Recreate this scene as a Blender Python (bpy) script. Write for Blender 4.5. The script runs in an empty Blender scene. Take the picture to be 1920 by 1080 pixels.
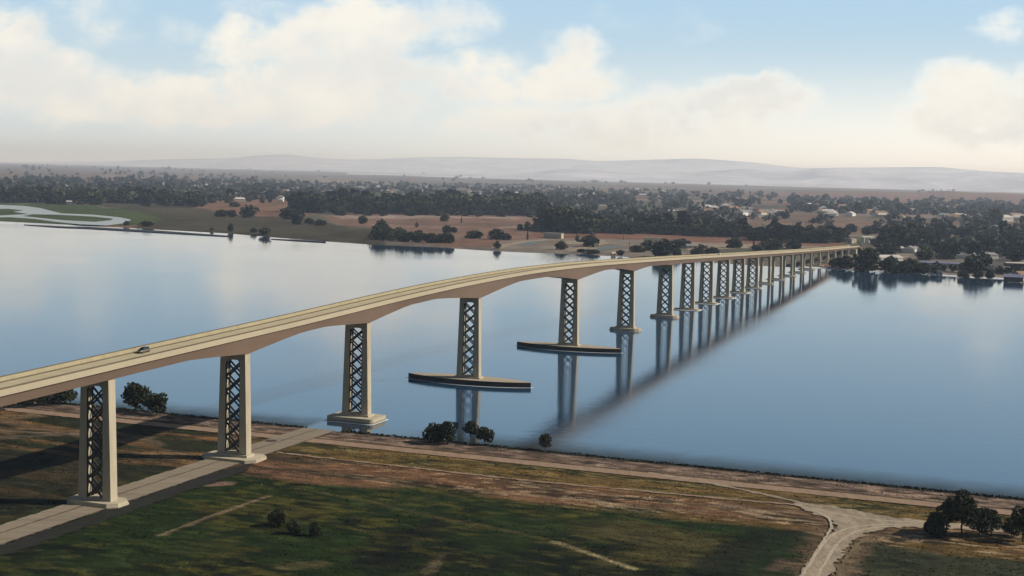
import bpy, math, random
import numpy as np
from mathutils import Vector, Matrix

random.seed(7); RNG = np.random.default_rng(11)
S = bpy.context.scene
COL = S.collection

# ------------------------------------------------------------------ survey
# The camera hovers 95 m above the river; the bridge is a straight line in plan.
CAM_H = 95.0
FPX, PITCH, ROLL = 2651.17, math.radians(4.6825), math.radians(1.46665)
FW = np.array([0, math.cos(PITCH), -math.sin(PITCH)])
_u = np.array([0, math.sin(PITCH), math.cos(PITCH)]); _r = np.array([1., 0, 0])
RT = _r * math.cos(ROLL) + _u * math.sin(ROLL); UP = -_r * math.sin(ROLL) + _u * math.cos(ROLL)
TH = math.radians(69.1019)
O = np.array([-2.045, 674.67, 0.0])
D = np.array([math.cos(TH), math.sin(TH), 0.0]); N = np.array([-D[1], D[0], 0.0])
ANG = TH                                   # heading of the bridge axis

def G(x, y, z=1.0):
    """ground point of the survey photograph at height z"""
    d = FW + (x - 960) / FPX * RT - (y - 540) / FPX * UP
    return np.array([0, 0, CAM_H]) + d * ((z - CAM_H) / d[2])
def TL(x, y, z=1.0):
    q = G(x, y, z) - O
    return q @ D, q @ N
def B(t, lat, z):
    """bridge coordinates (along, across, up) -> world"""
    t = np.asarray(t, float); lat = np.asarray(lat, float); z = np.asarray(z, float)
    t, lat, z = np.broadcast_arrays(t, lat, z)
    return np.stack([O[0] + D[0]*t + N[0]*lat, O[1] + D[1]*t + N[1]*lat, z], -1)
def PX(P):
    P = np.atleast_2d(P); d = P - np.array([0, 0, CAM_H]); w = d @ FW
    return 960 + FPX*(d @ RT)/w, 540 - FPX*(d @ UP)/w, w
def HOR(x): return 322.9 + 0.0256*(x - 960)

# ------------------------------------------------------------------ numpy noise
_perm = RNG.random((256, 256))
def vnoise(x, y, seed=0):
    x = np.asarray(x, float) + seed*17.13; y = np.asarray(y, float) + seed*7.77
    xi = np.floor(x).astype(int); yi = np.floor(y).astype(int)
    fx = x - xi; fy = y - yi
    fx = fx*fx*(3-2*fx); fy = fy*fy*(3-2*fy)
    a = _perm[xi & 255, yi & 255]; b = _perm[(xi+1) & 255, yi & 255]
    c = _perm[xi & 255, (yi+1) & 255]; d = _perm[(xi+1) & 255, (yi+1) & 255]
    return (a*(1-fx)+b*fx)*(1-fy) + (c*(1-fx)+d*fx)*fy
def fbm(x, y, o=4, seed=0):
    s = 0; a = .5; t = 0
    for k in range(o):
        s = s + a*vnoise(x*2**k, y*2**k, seed+k); t += a; a *= .55
    return s/t
def sstep(a, b, x):
    k = np.clip((x-a)/(b-a), 0, 1); return k*k*(3-2*k)

# ------------------------------------------------------------------ object helpers
def tag(o, label=None, cat=None, group=None, kind=None):
    if label: o['label'] = label
    if cat: o['category'] = cat
    if group: o['group'] = group
    if kind: o['kind'] = kind
    return o
def empty(name, loc=(0, 0, 0), rz=0.0):
    o = bpy.data.objects.new(name, None); COL.objects.link(o)
    o.location = tuple(loc); o.rotation_euler = (0, 0, rz); o.empty_display_size = 1
    return o
class MB:
    """collects shapes, builds ONE mesh object"""
    def __init__(self): self.v = []; self.f = []; self.m = []
    def add(self, v, f, mi=0):
        k = len(self.v); self.v.extend([tuple(map(float, p)) for p in v])
        self.f.extend([tuple(i+k for i in q) for q in f]); self.m.extend([mi]*len(f)); return self
    def box(self, c, s, mi=0, rz=0.0):
        x, y, z = [k/2 for k in s]; ca, sa = math.cos(rz), math.sin(rz)
        P = [(-x,-y,-z),(x,-y,-z),(x,y,-z),(-x,y,-z),(-x,-y,z),(x,-y,z),(x,y,z),(-x,y,z)]
        P = [(c[0]+a*ca-b*sa, c[1]+a*sa+b*ca, c[2]+d) for a, b, d in P]
        return self.add(P, BOXF, mi)
    def hexa(self, P, mi=0): return self.add(P, BOXF, mi)
    def prism(self, poly, z0, z1, mi=0, top=None):
        n = len(poly); t = top or poly
        P = [(p[0], p[1], z0) for p in poly] + [(p[0], p[1], z1) for p in t]
        F = [tuple(range(n-1, -1, -1)), tuple(range(n, 2*n))] + [(i, (i+1) % n, n+(i+1) % n, n+i) for i in range(n)]
        return self.add(P, F, mi)
    def tube(self, p0, p1, r0, r1, n=6, mi=0):
        p0 = Vector(p0); p1 = Vector(p1); d = (p1-p0)
        if d.length < 1e-6: return self
        d.normalize(); a = d.orthogonal().normalized(); b = d.cross(a)
        P = []
        for p, r in ((p0, r0), (p1, r1)):
            for i in range(n):
                w = 2*math.pi*i/n; P.append(p + a*math.cos(w)*r + b*math.sin(w)*r)
        F = [(i, (i+1) % n, n+(i+1) % n, n+i) for i in range(n)] + [tuple(range(n-1, -1, -1)), tuple(range(n, 2*n))]
        return self.add(P, F, mi)
    def beam(self, p0, p1, w, h, side, mi=0):
        """bar of section w (along side) by h"""
        p0 = Vector(p0); p1 = Vector(p1); d = (p1-p0).normalized(); s = Vector(side).normalized(); u = d.cross(s).normalized()
        P = []
        for p in (p0, p1):
            for a, b in ((-1,-1),(1,-1),(1,1),(-1,1)): P.append(p + s*(a*w/2) + u*(b*h/2))
        return self.add(P, BOXF, mi)
    def build(self, name, mats, parent=None, smooth=False, col=None):
        me = bpy.data.meshes.new(name); me.from_pydata(self.v, [], self.f)
        if not isinstance(mats, (list, tuple)): mats = [mats]
        for m in mats: me.materials.append(m)
        if len(mats) > 1: me.polygons.foreach_set('material_index', self.m)
        if smooth: me.polygons.foreach_set('use_smooth', [True]*len(self.f))
        if col is not None:
            a = me.color_attributes.new('Col', 'FLOAT_COLOR', 'POINT')
            c = np.ones((len(self.v), 4)); c[:, :3] = col; a.data.foreach_set('color', c.ravel())
        me.update()
        o = bpy.data.objects.new(name, me); COL.objects.link(o)
        if parent: o.parent = parent
        return o
BOXF = [(0,3,2,1),(4,5,6,7),(0,1,5,4),(1,2,6,5),(2,3,7,6),(3,0,4,7)]
def npmesh(name, V, F, mats, col=None, smooth=False, parent=None, link=True):
    """fast mesh of quads (F: n x 4) or tris (n x 3) from arrays"""
    me = bpy.data.meshes.new(name); V = np.asarray(V, np.float32); F = np.asarray(F, np.int32)
    k = F.shape[1]
    me.vertices.add(len(V)); me.vertices.foreach_set('co', V.ravel())
    me.loops.add(F.size); me.loops.foreach_set('vertex_index', F.ravel())
    me.polygons.add(len(F)); me.polygons.foreach_set('loop_start', np.arange(0, F.size, k, dtype=np.int32))
    me.polygons.foreach_set('use_smooth', np.full(len(F), smooth))
    me.update(calc_edges=True)
    if not isinstance(mats, (list, tuple)): mats = [mats]
    for m in mats: me.materials.append(m)
    if col is not None:
        a = me.color_attributes.new('Col', 'FLOAT_COLOR', 'POINT')
        c = np.ones((len(V), 4), np.float32); c[:, :3] = col; a.data.foreach_set('color', c.ravel())
    if not link: return me
    o = bpy.data.objects.new(name, me); COL.objects.link(o)
    if parent: o.parent = parent
    return o
def gridfaces(nr, nc):
    i = np.arange(nr-1)[:, None]*nc + np.arange(nc-1)[None, :]
    i = i.ravel(); return np.stack([i, i+1, i+nc+1, i+nc], -1)

# ------------------------------------------------------------------ materials
def nodes_of(name):
    m = bpy.data.materials.new(name); m.use_nodes = True; nt = m.node_tree; nt.nodes.clear()
    out = nt.nodes.new('ShaderNodeOutputMaterial'); return m, nt, out
def L(nt, a, b): nt.links.new(a, b)
def mat(name, c, rough=.8, var=.25, scale=.5, c2=None, spec=.3, metal=0., attr=False, bump=0., bscale=4., stretch=(1,1,1), fine=0.0, fscale=6.0, objrand=0.0, tide=False):
    m, nt, out = nodes_of(name); n = nt.nodes
    p = n.new('ShaderNodeBsdfPrincipled'); L(nt, p.outputs[0], out.inputs[0])
    p.inputs['Roughness'].default_value = rough; p.inputs['Metallic'].default_value = metal
    p.inputs['Specular IOR Level'].default_value = spec
    geo = n.new('ShaderNodeNewGeometry'); mp = n.new('ShaderNodeMapping'); L(nt, geo.outputs['Position'], mp.inputs['Vector'])
    mp.inputs['Rotation'].default_value = (0, 0, -ANG); mp.vector_type = 'POINT'; mp.inputs['Scale'].default_value = stretch
    nz = n.new('ShaderNodeTexNoise'); nz.inputs['Scale'].default_value = scale; nz.inputs['Detail'].default_value = 6; nz.inputs['Roughness'].default_value = .65
    L(nt, mp.outputs[0], nz.inputs['Vector'])
    mx = n.new('ShaderNodeMix'); mx.data_type = 'RGBA'
    rmp = n.new('ShaderNodeMapRange'); rmp.inputs['From Min'].default_value = .3; rmp.inputs['From Max'].default_value = .7
    L(nt, nz.outputs['Fac'], rmp.inputs['Value']); L(nt, rmp.outputs[0], mx.inputs[0])
    c = tuple(c)
    if c2 is None: c2 = tuple(k*(1-var) for k in c); c = tuple(k*(1+var*.5) for k in c)
    mx.inputs[6].default_value = (*c2, 1); mx.inputs[7].default_value = (*c, 1)
    last = mx.outputs[2]
    if attr:
        at = n.new('ShaderNodeAttribute'); at.attribute_name = 'Col'
        mm = n.new('ShaderNodeMix'); mm.data_type = 'RGBA'; mm.blend_type = 'MULTIPLY'; mm.inputs[0].default_value = 1
        L(nt, at.outputs['Color'], mm.inputs[6]); L(nt, last, mm.inputs[7]); last = mm.outputs[2]
    if objrand:
        oi = n.new('ShaderNodeObjectInfo'); mr = n.new('ShaderNodeMapRange')
        mr.inputs['To Min'].default_value = 1-objrand; mr.inputs['To Max'].default_value = 1+objrand
        L(nt, oi.outputs['Random'], mr.inputs['Value'])
        vm = n.new('ShaderNodeVectorMath'); vm.operation = 'SCALE'; L(nt, last, vm.inputs[0]); L(nt, mr.outputs[0], vm.inputs['Scale']); last = vm.outputs[0]
    if fine:
        n2 = n.new('ShaderNodeTexNoise'); n2.inputs['Scale'].default_value = fscale; n2.inputs['Detail'].default_value = 3; n2.inputs['Roughness'].default_value = .8
        L(nt, mp.outputs[0], n2.inputs['Vector'])
        mr = n.new('ShaderNodeMapRange'); mr.inputs['From Min'].default_value = .25; mr.inputs['From Max'].default_value = .75
        mr.inputs['To Min'].default_value = 1-fine; mr.inputs['To Max'].default_value = 1+fine
        L(nt, n2.outputs['Fac'], mr.inputs['Value'])
        vm = n.new('ShaderNodeVectorMath'); vm.operation = 'SCALE'; L(nt, last, vm.inputs[0]); L(nt, mr.outputs[0], vm.inputs['Scale']); last = vm.outputs[0]
    if tide:      # algae and wet concrete just above the waterline
        sz = n.new('ShaderNodeSeparateXYZ'); L(nt, geo.outputs['Position'], sz.inputs[0])
        ad = n.new('ShaderNodeMath'); ad.operation = 'MULTIPLY_ADD'; L(nt, nz.outputs['Fac'], ad.inputs[0]); ad.inputs[1].default_value = -.9; L(nt, sz.outputs[2], ad.inputs[2])
        mr = n.new('ShaderNodeMapRange'); mr.inputs['From Min'].default_value = -.15; mr.inputs['From Max'].default_value = .35; mr.inputs['To Min'].default_value = .38; L(nt, ad.outputs[0], mr.inputs['Value'])
        vm = n.new('ShaderNodeVectorMath'); vm.operation = 'SCALE'; L(nt, last, vm.inputs[0]); L(nt, mr.outputs[0], vm.inputs['Scale']); last = vm.outputs[0]
    L(nt, last, p.inputs['Base Color'])
    if bump:
        nb = n.new('ShaderNodeTexNoise'); nb.inputs['Scale'].default_value = bscale; nb.inputs['Detail'].default_value = 4
        L(nt, geo.outputs['Position'], nb.inputs['Vector'])
        bp = n.new('ShaderNodeBump'); bp.inputs['Strength'].default_value = bump; bp.inputs['Distance'].default_value = .1
        L(nt, nb.outputs['Fac'], bp.inputs['Height']); L(nt, bp.outputs[0], p.inputs['Normal'])
    return m

M = {}
M['concrete'] = mat('warm_concrete', (.405, .345, .240), .85, .10, .12, stretch=(.3, .3, 1), fine=.05, fscale=1.2, spec=.2)
M['roadway'] = mat('worn_roadway', (.44, .375, .245), .9, .14, .15, stretch=(.25, 1.6, 1), fine=.08, fscale=2, spec=.15)
M['pier'] = mat('pier_concrete', (.43, .37, .265), .88, .20, .25, stretch=(1, 1, .25), fine=.06, fscale=1.5, spec=.15, tide=True)
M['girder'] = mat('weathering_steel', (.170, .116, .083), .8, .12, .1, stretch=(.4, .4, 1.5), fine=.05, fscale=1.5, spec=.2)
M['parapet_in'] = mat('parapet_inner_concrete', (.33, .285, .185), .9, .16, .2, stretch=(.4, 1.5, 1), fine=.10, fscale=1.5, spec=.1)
M['dark_edge'] = mat('dark_edge_concrete', (.15, .12, .078), .9, .2, .3, spec=.1)  # darker concrete tone for the coping and gutter strips
M['steel'] = mat('dark_bracing_steel', (.035, .033, .034), .6, .2, .8, spec=.3)
M['rubber'] = mat('black_fender_rubber', (.012, .012, .015), .7, .2, 1., spec=.2)
M['fendertop'] = mat('fender_deck', (.36, .295, .215), .9, .12, .3, fine=.06, spec=.1)
M['foam'] = mat('foam_line', (.66, .68, .68), .7, .3, 1.5)
M['ground'] = mat('meadow_soil', (.90, .86, .80), .95, .42, 1.1, attr=True, stretch=(1.8, .4, 1), fine=.55, fscale=1.7, bump=.5, bscale=3., spec=.05)
M['farland'] = mat('far_land', (1.1, 1.1, 1.1), 1., .22, .02, attr=True, stretch=(1.6, .5, 1), fine=.25, fscale=.12, spec=.0)
M['gravel'] = mat('pale_gravel', (.30, .24, .17), .95, .42, .35, stretch=(1.2, .5, 1), fine=.28, fscale=3.0, spec=.05, bump=.3)
M['dirt'] = mat('tan_dirt_road', (.27, .185, .125), .95, .20, .25, stretch=(1.6, .25, 1), fine=.18, fscale=2.0, spec=.05)
M['faint'] = mat('faint_track_dirt', (.15, .11, .065), .95, .35, .3, stretch=(1.4, .5, 1), fine=.25, fscale=2.0, spec=.05)
M['service'] = mat('service_road_concrete', (.235, .19, .135), .92, .25, .18, stretch=(.25, 2.2, 1), fine=.16, fscale=1.6, spec=.1)
M['seam'] = mat('road_seam', (.07, .055, .042), .92, .3, .4, spec=.1)
M['shade_strip'] = mat('painted_shade_strip', (.026, .025, .021), .95, .25, .3, fine=.15, spec=.05)  # flat dark colour standing for a shadow beside the service road
M['approach'] = mat('approach_asphalt', (.095, .082, .072), .95, .2, .08, fine=.1, spec=.05)
M['rock'] = mat('riprap_stone', (.18, .135, .11), .95, .4, .8, fine=.3, fscale=3, spec=.05)
M['mud'] = mat('jetty_mud', (.025, .025, .026), .9, .3, .1)
M['leaf'] = mat('dark_foliage', (.040, .048, .024), .75, .30, .35, attr=True, objrand=.18, spec=.08)
M['leaf2'] = mat('olive_foliage', (.070, .072, .034), .75, .30, .35, attr=True, objrand=.18, spec=.08)
M['wood'] = mat('far_foliage', (.050, .054, .040), .8, .3, .02, attr=True, spec=.05)
M['bark'] = mat('bark', (.035, .028, .022), .9, .3, 2., spec=.05)
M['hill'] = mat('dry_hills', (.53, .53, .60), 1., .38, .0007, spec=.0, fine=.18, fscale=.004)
M['hillnear'] = mat('near_brown_rise', (.20, .125, .095), 1., .25, .004, spec=0., fine=.15, fscale=.02)
M['white'] = mat('white_painted_wall', (.62, .60, .55), .8, .1, .5)
M['beige'] = mat('beige_wall', (.56, .48, .34), .85, .1, .5)
M['tan'] = mat('tan_wall', (.42, .34, .25), .85, .15, .5)
M['darkwall'] = mat('dark_wall', (.07, .065, .06), .9, .2, .5)
M['roofgrey'] = mat('grey_roof', (.24, .225, .21), .85, .2, .4)
M['roofpale'] = mat('pale_roof', (.52, .47, .42), .85, .15, .4)
M['roofred'] = mat('clay_roof', (.26, .16, .10), .9, .2, .4)
M['roofblue'] = mat('blue_grey_roof', (.17, .18, .26), .7, .15, .4)
M['creek'] = mat('creek_sky_sheen', (.38, .40, .385), .5, .15, .02, spec=.4)  # pale base colour stands in for the sky mirrored in the creek
M['pool'] = mat('marina_pool_water', (.10, .115, .09), .6, .3, .05, spec=.5)
M['glassdark'] = mat('dark_window_glass', (.012, .014, .02), .12, .1, 1., spec=.6)
M['tyre'] = mat('tyre_rubber', (.012, .012, .012), .8, .1, 3.)
M['rim'] = mat('alloy_rim', (.5, .5, .5), .3, .1, 3., metal=.9)
M['paint_beige'] = mat('beige_car_paint', (.13, .11, .085), .3, .05, 1., spec=.6)
M['paint_dark'] = mat('dark_car_paint', (.02, .025, .02), .25, .05, 1., spec=.6)
M['paint_white'] = mat('white_car_paint', (.75, .74, .70), .3, .05, 1., spec=.5)
M['paint_silver'] = mat('silver_car_paint', (.46, .44, .40), .3, .05, 1., spec=.6)
M['lamp'] = mat('headlight_lens', (.75, .75, .72), .15, .02, 1., spec=.7)
M['redlamp'] = mat('tail_light_lens', (.35, .02, .015), .25, .02, 1., spec=.6)
M['polewood'] = mat('weathered_pole', (.08, .065, .05), .9, .2, 2.)
M['grass'] = mat('meadow_grass', (1.1, 1.1, 1.1), .9, .3, .3, attr=True, spec=.05)

def water_mat():
    m, nt, out = nodes_of('river_water'); n = nt.nodes
    p = n.new('ShaderNodeBsdfPrincipled'); L(nt, p.outputs[0], out.inputs[0])
    p.inputs['Base Color'].default_value = (.014, .042, .080, 1); p.inputs['IOR'].default_value = 1.45
    p.inputs['Roughness'].default_value = .065
    geo = n.new('ShaderNodeNewGeometry')
    # calmer and rougher wind patches
    n0 = n.new('ShaderNodeTexNoise'); n0.inputs['Scale'].default_value = .006; n0.inputs['Detail'].default_value = 3; L(nt, geo.outputs['Position'], n0.inputs['Vector'])
    n1 = n.new('ShaderNodeTexNoise'); n1.inputs['Scale'].default_value = .2; n1.inputs['Detail'].default_value = 5; n1.inputs['Roughness'].default_value = .68; L(nt, geo.outputs['Position'], n1.inputs['Vector'])
    mr = n.new('ShaderNodeMapRange'); mr.inputs['From Min'].default_value = .35; mr.inputs['From Max'].default_value = .65
    mr.inputs['To Min'].default_value = .10; mr.inputs['To Max'].default_value = .30
    L(nt, n0.outputs['Fac'], mr.inputs['Value'])
    bp = n.new('ShaderNodeBump'); bp.inputs['Distance'].default_value = .2
    L(nt, mr.outputs[0], bp.inputs['Strength']); L(nt, n1.outputs['Fac'], bp.inputs['Height']); L(nt, bp.outputs[0], p.inputs['Normal'])
    # shallows along the near bank: base colour darkens towards the shore
    mp = n.new('ShaderNodeVectorMath'); mp.operation = 'SUBTRACT'; L(nt, geo.outputs['Position'], mp.inputs[0]); mp.inputs[1].default_value = tuple(B(-180, 0, 0).tolist())
    dt = n.new('ShaderNodeVectorMath'); dt.operation = 'DOT_PRODUCT'; L(nt, mp.outputs[0], dt.inputs[0]); dt.inputs[1].default_value = tuple(D.tolist())
    # wind ruffles the near reach, the far reach lies calmer
    rg = n.new('ShaderNodeMapRange'); L(nt, dt.outputs['Value'], rg.inputs['Value']); rg.inputs['From Min'].default_value = 250; rg.inputs['From Max'].default_value = 1050; rg.inputs['To Min'].default_value = .07; rg.inputs['To Max'].default_value = .045; rn = n.new('ShaderNodeMath'); rn.operation = 'MULTIPLY_ADD'; L(nt, n0.outputs['Fac'], rn.inputs[0]); rn.inputs[1].default_value = .10; rn.inputs[2].default_value = -.05
    ra = n.new('ShaderNodeMath'); ra.operation = 'ADD'; ra.use_clamp = True; L(nt, rg.outputs[0], ra.inputs[0]); L(nt, rn.outputs[0], ra.inputs[1]); L(nt, ra.outputs[0], p.inputs['Roughness'])
    sh = n.new('ShaderNodeMapRange'); sh.interpolation_type = 'SMOOTHSTEP'; sh.inputs['From Min'].default_value = 0; sh.inputs['From Max'].default_value = 26
    L(nt, dt.outputs['Value'], sh.inputs['Value'])
    mx = n.new('ShaderNodeMix'); mx.data_type = 'RGBA'; L(nt, sh.outputs[0], mx.inputs[0])
    mx.inputs[6].default_value = (.016, .017, .013, 1); mx.inputs[7].default_value = (.014, .042, .080, 1); L(nt, mx.outputs[2], p.inputs['Base Color'])
    # loss of reflection near the bank put in as dark diffuse, clear by pier
    la = n.new('ShaderNodeVectorMath'); la.operation = 'DOT_PRODUCT'; L(nt, mp.outputs[0], la.inputs[0]); la.inputs[1].default_value = tuple(N.tolist())
    def rng(v, a, b, c, d):
        k = n.new('ShaderNodeMapRange'); k.interpolation_type = 'SMOOTHSTEP'
        for nm, q in (('From Min', a), ('From Max', b), ('To Min', c), ('To Max', d)): k.inputs[nm].default_value = q
        L(nt, v, k.inputs['Value']); return k.outputs[0]
    def mul(a, b):
        k = n.new('ShaderNodeMath'); k.operation = 'MULTIPLY'; L(nt, a, k.inputs[0]); L(nt, b, k.inputs[1]); return k.outputs[0]
    def mx_(a, b):
        k = n.new('ShaderNodeMath'); k.operation = 'MAXIMUM'; L(nt, a, k.inputs[0]); L(nt, b, k.inputs[1]); return k.outputs[0]
    nw = n.new('ShaderNodeTexNoise'); nw.inputs['Scale'].default_value = .12; nw.inputs['Detail'].default_value = 5; L(nt, geo.outputs['Position'], nw.inputs['Vector'])
    dj = n.new('ShaderNodeMath'); dj.operation = 'MULTIPLY_ADD'; L(nt, nw.outputs['Fac'], dj.inputs[0]); dj.inputs[1].default_value = 10; L(nt, dt.outputs['Value'], dj.inputs[2])
    shore_fade = mul(rng(dj.outputs[0], 0, 34, .85, 0), mx_(rng(la.outputs['Value'], 8, 12, 0, 1), rng(la.outputs['Value'], -20, -60, 0, 1)))
    df = n.new('ShaderNodeBsdfDiffuse'); df.inputs[0].default_value = (.016, .021, .021, 1)
    ms = n.new('ShaderNodeMixShader'); L(nt, shore_fade, ms.inputs[0]); L(nt, p.outputs[0], ms.inputs[1]); L(nt, df.outputs[0], ms.inputs[2]); L(nt, ms.outputs[0], out.inputs[0])
    return m
M['water'] = water_mat()

# ------------------------------------------------------------------ sky, sun, haze
SUN_EL, SUN_AZ = math.radians(35), math.radians(89)      # azimuth clockwise from +Y
def build_world():
    w = bpy.data.worlds.new('World'); S.world = w; w.use_nodes = True; nt = w.node_tree; n = nt.nodes; n.clear()
    out = n.new('ShaderNodeOutputWorld')
    sky = n.new('ShaderNodeTexSky'); sky.sky_type = 'NISHITA'; sky.sun_disc = False
    sky.sun_elevation = SUN_EL; sky.sun_rotation = SUN_AZ; sky.altitude = 100; sky.air_density = 1.0; sky.dust_density = 1.5; sky.ozone_density = 1.5
    bg = n.new('ShaderNodeBackground'); bg.inputs['Strength'].default_value = .05; L(nt, sky.outputs[0], bg.inputs[0])
    tc = n.new('ShaderNodeTexCoord'); sx = n.new('ShaderNodeSeparateXYZ'); L(nt, tc.outputs['Generated'], sx.inputs[0])
    def math_(op, a, b=None):
        k = n.new('ShaderNodeMath'); k.operation = op
        for i, q in enumerate((a, b)):
            if q is None: continue
            if isinstance(q, (int, float)): k.inputs[i].default_value = q
            else: L(nt, q, k.inputs[i])
        return k.outputs[0]
    az = math_('ARCTAN2', sx.outputs[0], sx.outputs[1])
    el = math_('ARCSINE', sx.outputs[2])
    uv = n.new('ShaderNodeCombineXYZ'); L(nt, az, uv.inputs[0]); L(nt, el, uv.inputs[1])
    # hazy blue of the low sky fading into the deeper sky above
    def ramp(stops):
        k = n.new('ShaderNodeValToRGB'); L(nt, el, k.inputs[0]); cr = k.color_ramp
        while len(cr.elements) < len(stops): cr.elements.new(.5)
        for e, (p, c) in zip(cr.elements, stops): e.position = p; e.color = (*c, 1)
        return k.outputs[0]
    lowc = ramp([(0, (.68, .76, .80)), (.07, (.53, .71, .83)), (.12, (.46, .67, .86)), (.20, (.35, .58, .82)), (.36, (.07, .17, .34))])

    def noise(scale, detail, off, rough=.55):
        mp = n.new('ShaderNodeMapping'); mp.inputs['Scale'].default_value = (1, 1.35, 1); mp.inputs['Location'].default_value = off
        L(nt, uv.outputs[0], mp.inputs['Vector'])
        k = n.new('ShaderNodeTexNoise'); k.inputs['Scale'].default_value = scale; k.inputs['Detail'].default_value = detail; k.inputs['Roughness'].default_value = rough
        L(nt, mp.outputs[0], k.inputs['Vector']); return k
    nd = noise(28, 3, (3.1, 1.7, 0)); nf = noise(46, 7, (7.3, 2.2, 4), .58); ns = noise(16, 4, (1.3, 9.2, 2))
    v1 = n.new('ShaderNodeVectorMath'); v1.operation = 'SUBTRACT'; L(nt, nd.outputs['Color'], v1.inputs[0]); v1.inputs[1].default_value = (.5, .5, .5)
    v2 = n.new('ShaderNodeVectorMath'); v2.operation = 'MULTIPLY_ADD'; L(nt, v1.outputs[0], v2.inputs[0]); v2.inputs[1].default_value = (.035, .022, 0); L(nt, uv.outputs[0], v2.inputs[2])
    # cloud banks: where each stands in the sky (photograph pixels turned into azimuth/elevation)
    banks = [(40,80,60,60,1),(80,150,140,60,1),(170,185,170,42,1),(370,190,190,50,1),(540,175,170,65,1),(660,190,130,50,.9),
             (470,85,85,50,.9),(610,75,140,60,1),(700,50,110,58,1),(650,130,150,60,1),(790,150,90,50,.7),(900,150,120,50,.85),(840,40,95,50,.6),
             (1080,115,60,55,.9),(1060,155,100,40,1),(980,190,120,40,.6),(940,230,130,40,.7),(1160,235,150,42,.8),(1410,185,110,45,1),(1460,160,45,34,.9),(1300,215,170,50,.75),
             (1800,165,75,48,1),(1850,215,140,60,1),(1915,185,60,60,.8),(1900,50,55,34,.5),(170,30,90,60,.45),(340,55,42,32,.4),(1300,50,60,50,.22),(500,22,100,22,.4),(1150,40,90,30,.2)]
    acc = None
    for (x, y, a, b, wgt) in banks:
        d = FW + (x-960)/FPX*RT - (y-540)/FPX*UP; d = d/np.linalg.norm(d)
        u0, e0 = math.atan2(d[0], d[1]), math.asin(d[2]); su, se = FPX/(a*1.25), FPX/(b*1.25)
        k = n.new('ShaderNodeVectorMath'); k.operation = 'MULTIPLY_ADD'; L(nt, v2.outputs[0], k.inputs[0]); k.inputs[1].default_value = (su, se, 0); k.inputs[2].default_value = (-u0*su, -e0*se, 0)
        ln = n.new('ShaderNodeVectorMath'); ln.operation = 'LENGTH'; L(nt, k.outputs[0], ln.inputs[0])
        mr = n.new('ShaderNodeMapRange'); mr.interpolation_type = 'SMOOTHSTEP'; mr.inputs['From Min'].default_value = 1.25; mr.inputs['From Max'].default_value = .35
        mr.inputs['To Min'].default_value = 0; mr.inputs['To Max'].default_value = wgt; L(nt, ln.outputs['Value'], mr.inputs['Value'])
        acc = mr.outputs[0] if acc is None else math_('MAXIMUM', acc, mr.outputs[0])
    fn = math_('MULTIPLY', math_('SUBTRACT', nf.outputs['Fac'], .5), 2.3)
    edge = math_('ADD', acc, math_('MULTIPLY', fn, math_('ADD', math_('MULTIPLY', acc, .75), .12)))
    den = n.new('ShaderNodeMapRange'); den.interpolation_type = 'SMOOTHSTEP'; den.inputs['From Min'].default_value = .10; den.inputs['From Max'].default_value = 1.0; L(nt, edge, den.inputs['Value'])
    # low milky veil toward the horizon, thicker on the sunny side
    def maprange(v, a, b, c, d_, t='SMOOTHSTEP'):
        k = n.new('ShaderNodeMapRange'); k.interpolation_type = t
        for nm, q in (('From Min', a), ('From Max', b), ('To Min', c), ('To Max', d_)): k.inputs[nm].default_value = q
        L(nt, v, k.inputs['Value']); return k.outputs[0]
    veil = maprange(el, .105, -.01, 0, 1); side = maprange(az, -.40, .34, .62, 1.0)
    veil = math_('MULTIPLY', veil, side)
    high = maprange(el, .115, .02, 0, .30); high = math_('MULTIPLY', high, maprange(az, -.2, .38, .35, 1.2))
    veil = math_('MAXIMUM', veil, high)
    dn = math_('SUBTRACT', 1.0, math_('MULTIPLY', math_('SUBTRACT', 1.0, math_('MULTIPLY', den.outputs[0], .96)), math_('SUBTRACT', 1.0, veil)))
    shade = maprange(ns.outputs['Fac'], .35, .68, 0, 1); shade = math_('MULTIPLY', shade, den.outputs[0])
    warm = n.new('ShaderNodeMix'); warm.data_type = 'RGBA'; L(nt, maprange(az, -.36, .36, 0, 1), warm.inputs[0])
    warm.inputs[6].default_value = (.88, .94, .93, 1); warm.inputs[7].default_value = (1.32, 1.25, 1.10, 1)
    cc = n.new('ShaderNodeMix'); cc.data_type = 'RGBA'; L(nt, den.outputs[0], cc.inputs[0]); L(nt, warm.outputs[2], cc.inputs[6])
    c2 = n.new('ShaderNodeMix'); c2.data_type = 'RGBA'; L(nt, shade, c2.inputs[0]); c2.inputs[6].default_value = (1.02, .98, .88, 1); c2.inputs[7].default_value = (.86, .86, .83, 1)
    L(nt, c2.outputs[2], cc.inputs[7])
    bl = n.new('ShaderNodeBackground'); L(nt, lowc, bl.inputs[0])
    lw = math_('MULTIPLY', maprange(el, .50, .22, 0, 1), maprange(math_('ABSOLUTE', az), 1.5, .5, .12, 1))
    ml = n.new('ShaderNodeMixShader'); L(nt, lw, ml.inputs[0]); L(nt, bg.outputs[0], ml.inputs[1]); L(nt, bl.outputs[0], ml.inputs[2])
    aw = maprange(math_('ABSOLUTE', az), 1.7, .55, .25, 1)
    dn = math_('MULTIPLY', dn, aw)
    bc = n.new('ShaderNodeBackground'); bc.inputs['Strength'].default_value = 1.0; L(nt, cc.outputs[2], bc.inputs[0])
    ms = n.new('ShaderNodeMixShader'); L(nt, dn, ms.inputs[0]); L(nt, ml.outputs[0], ms.inputs[1]); L(nt, bc.outputs[0], ms.inputs[2])
    L(nt, ms.outputs[0], out.inputs[0])
build_world()
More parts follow.
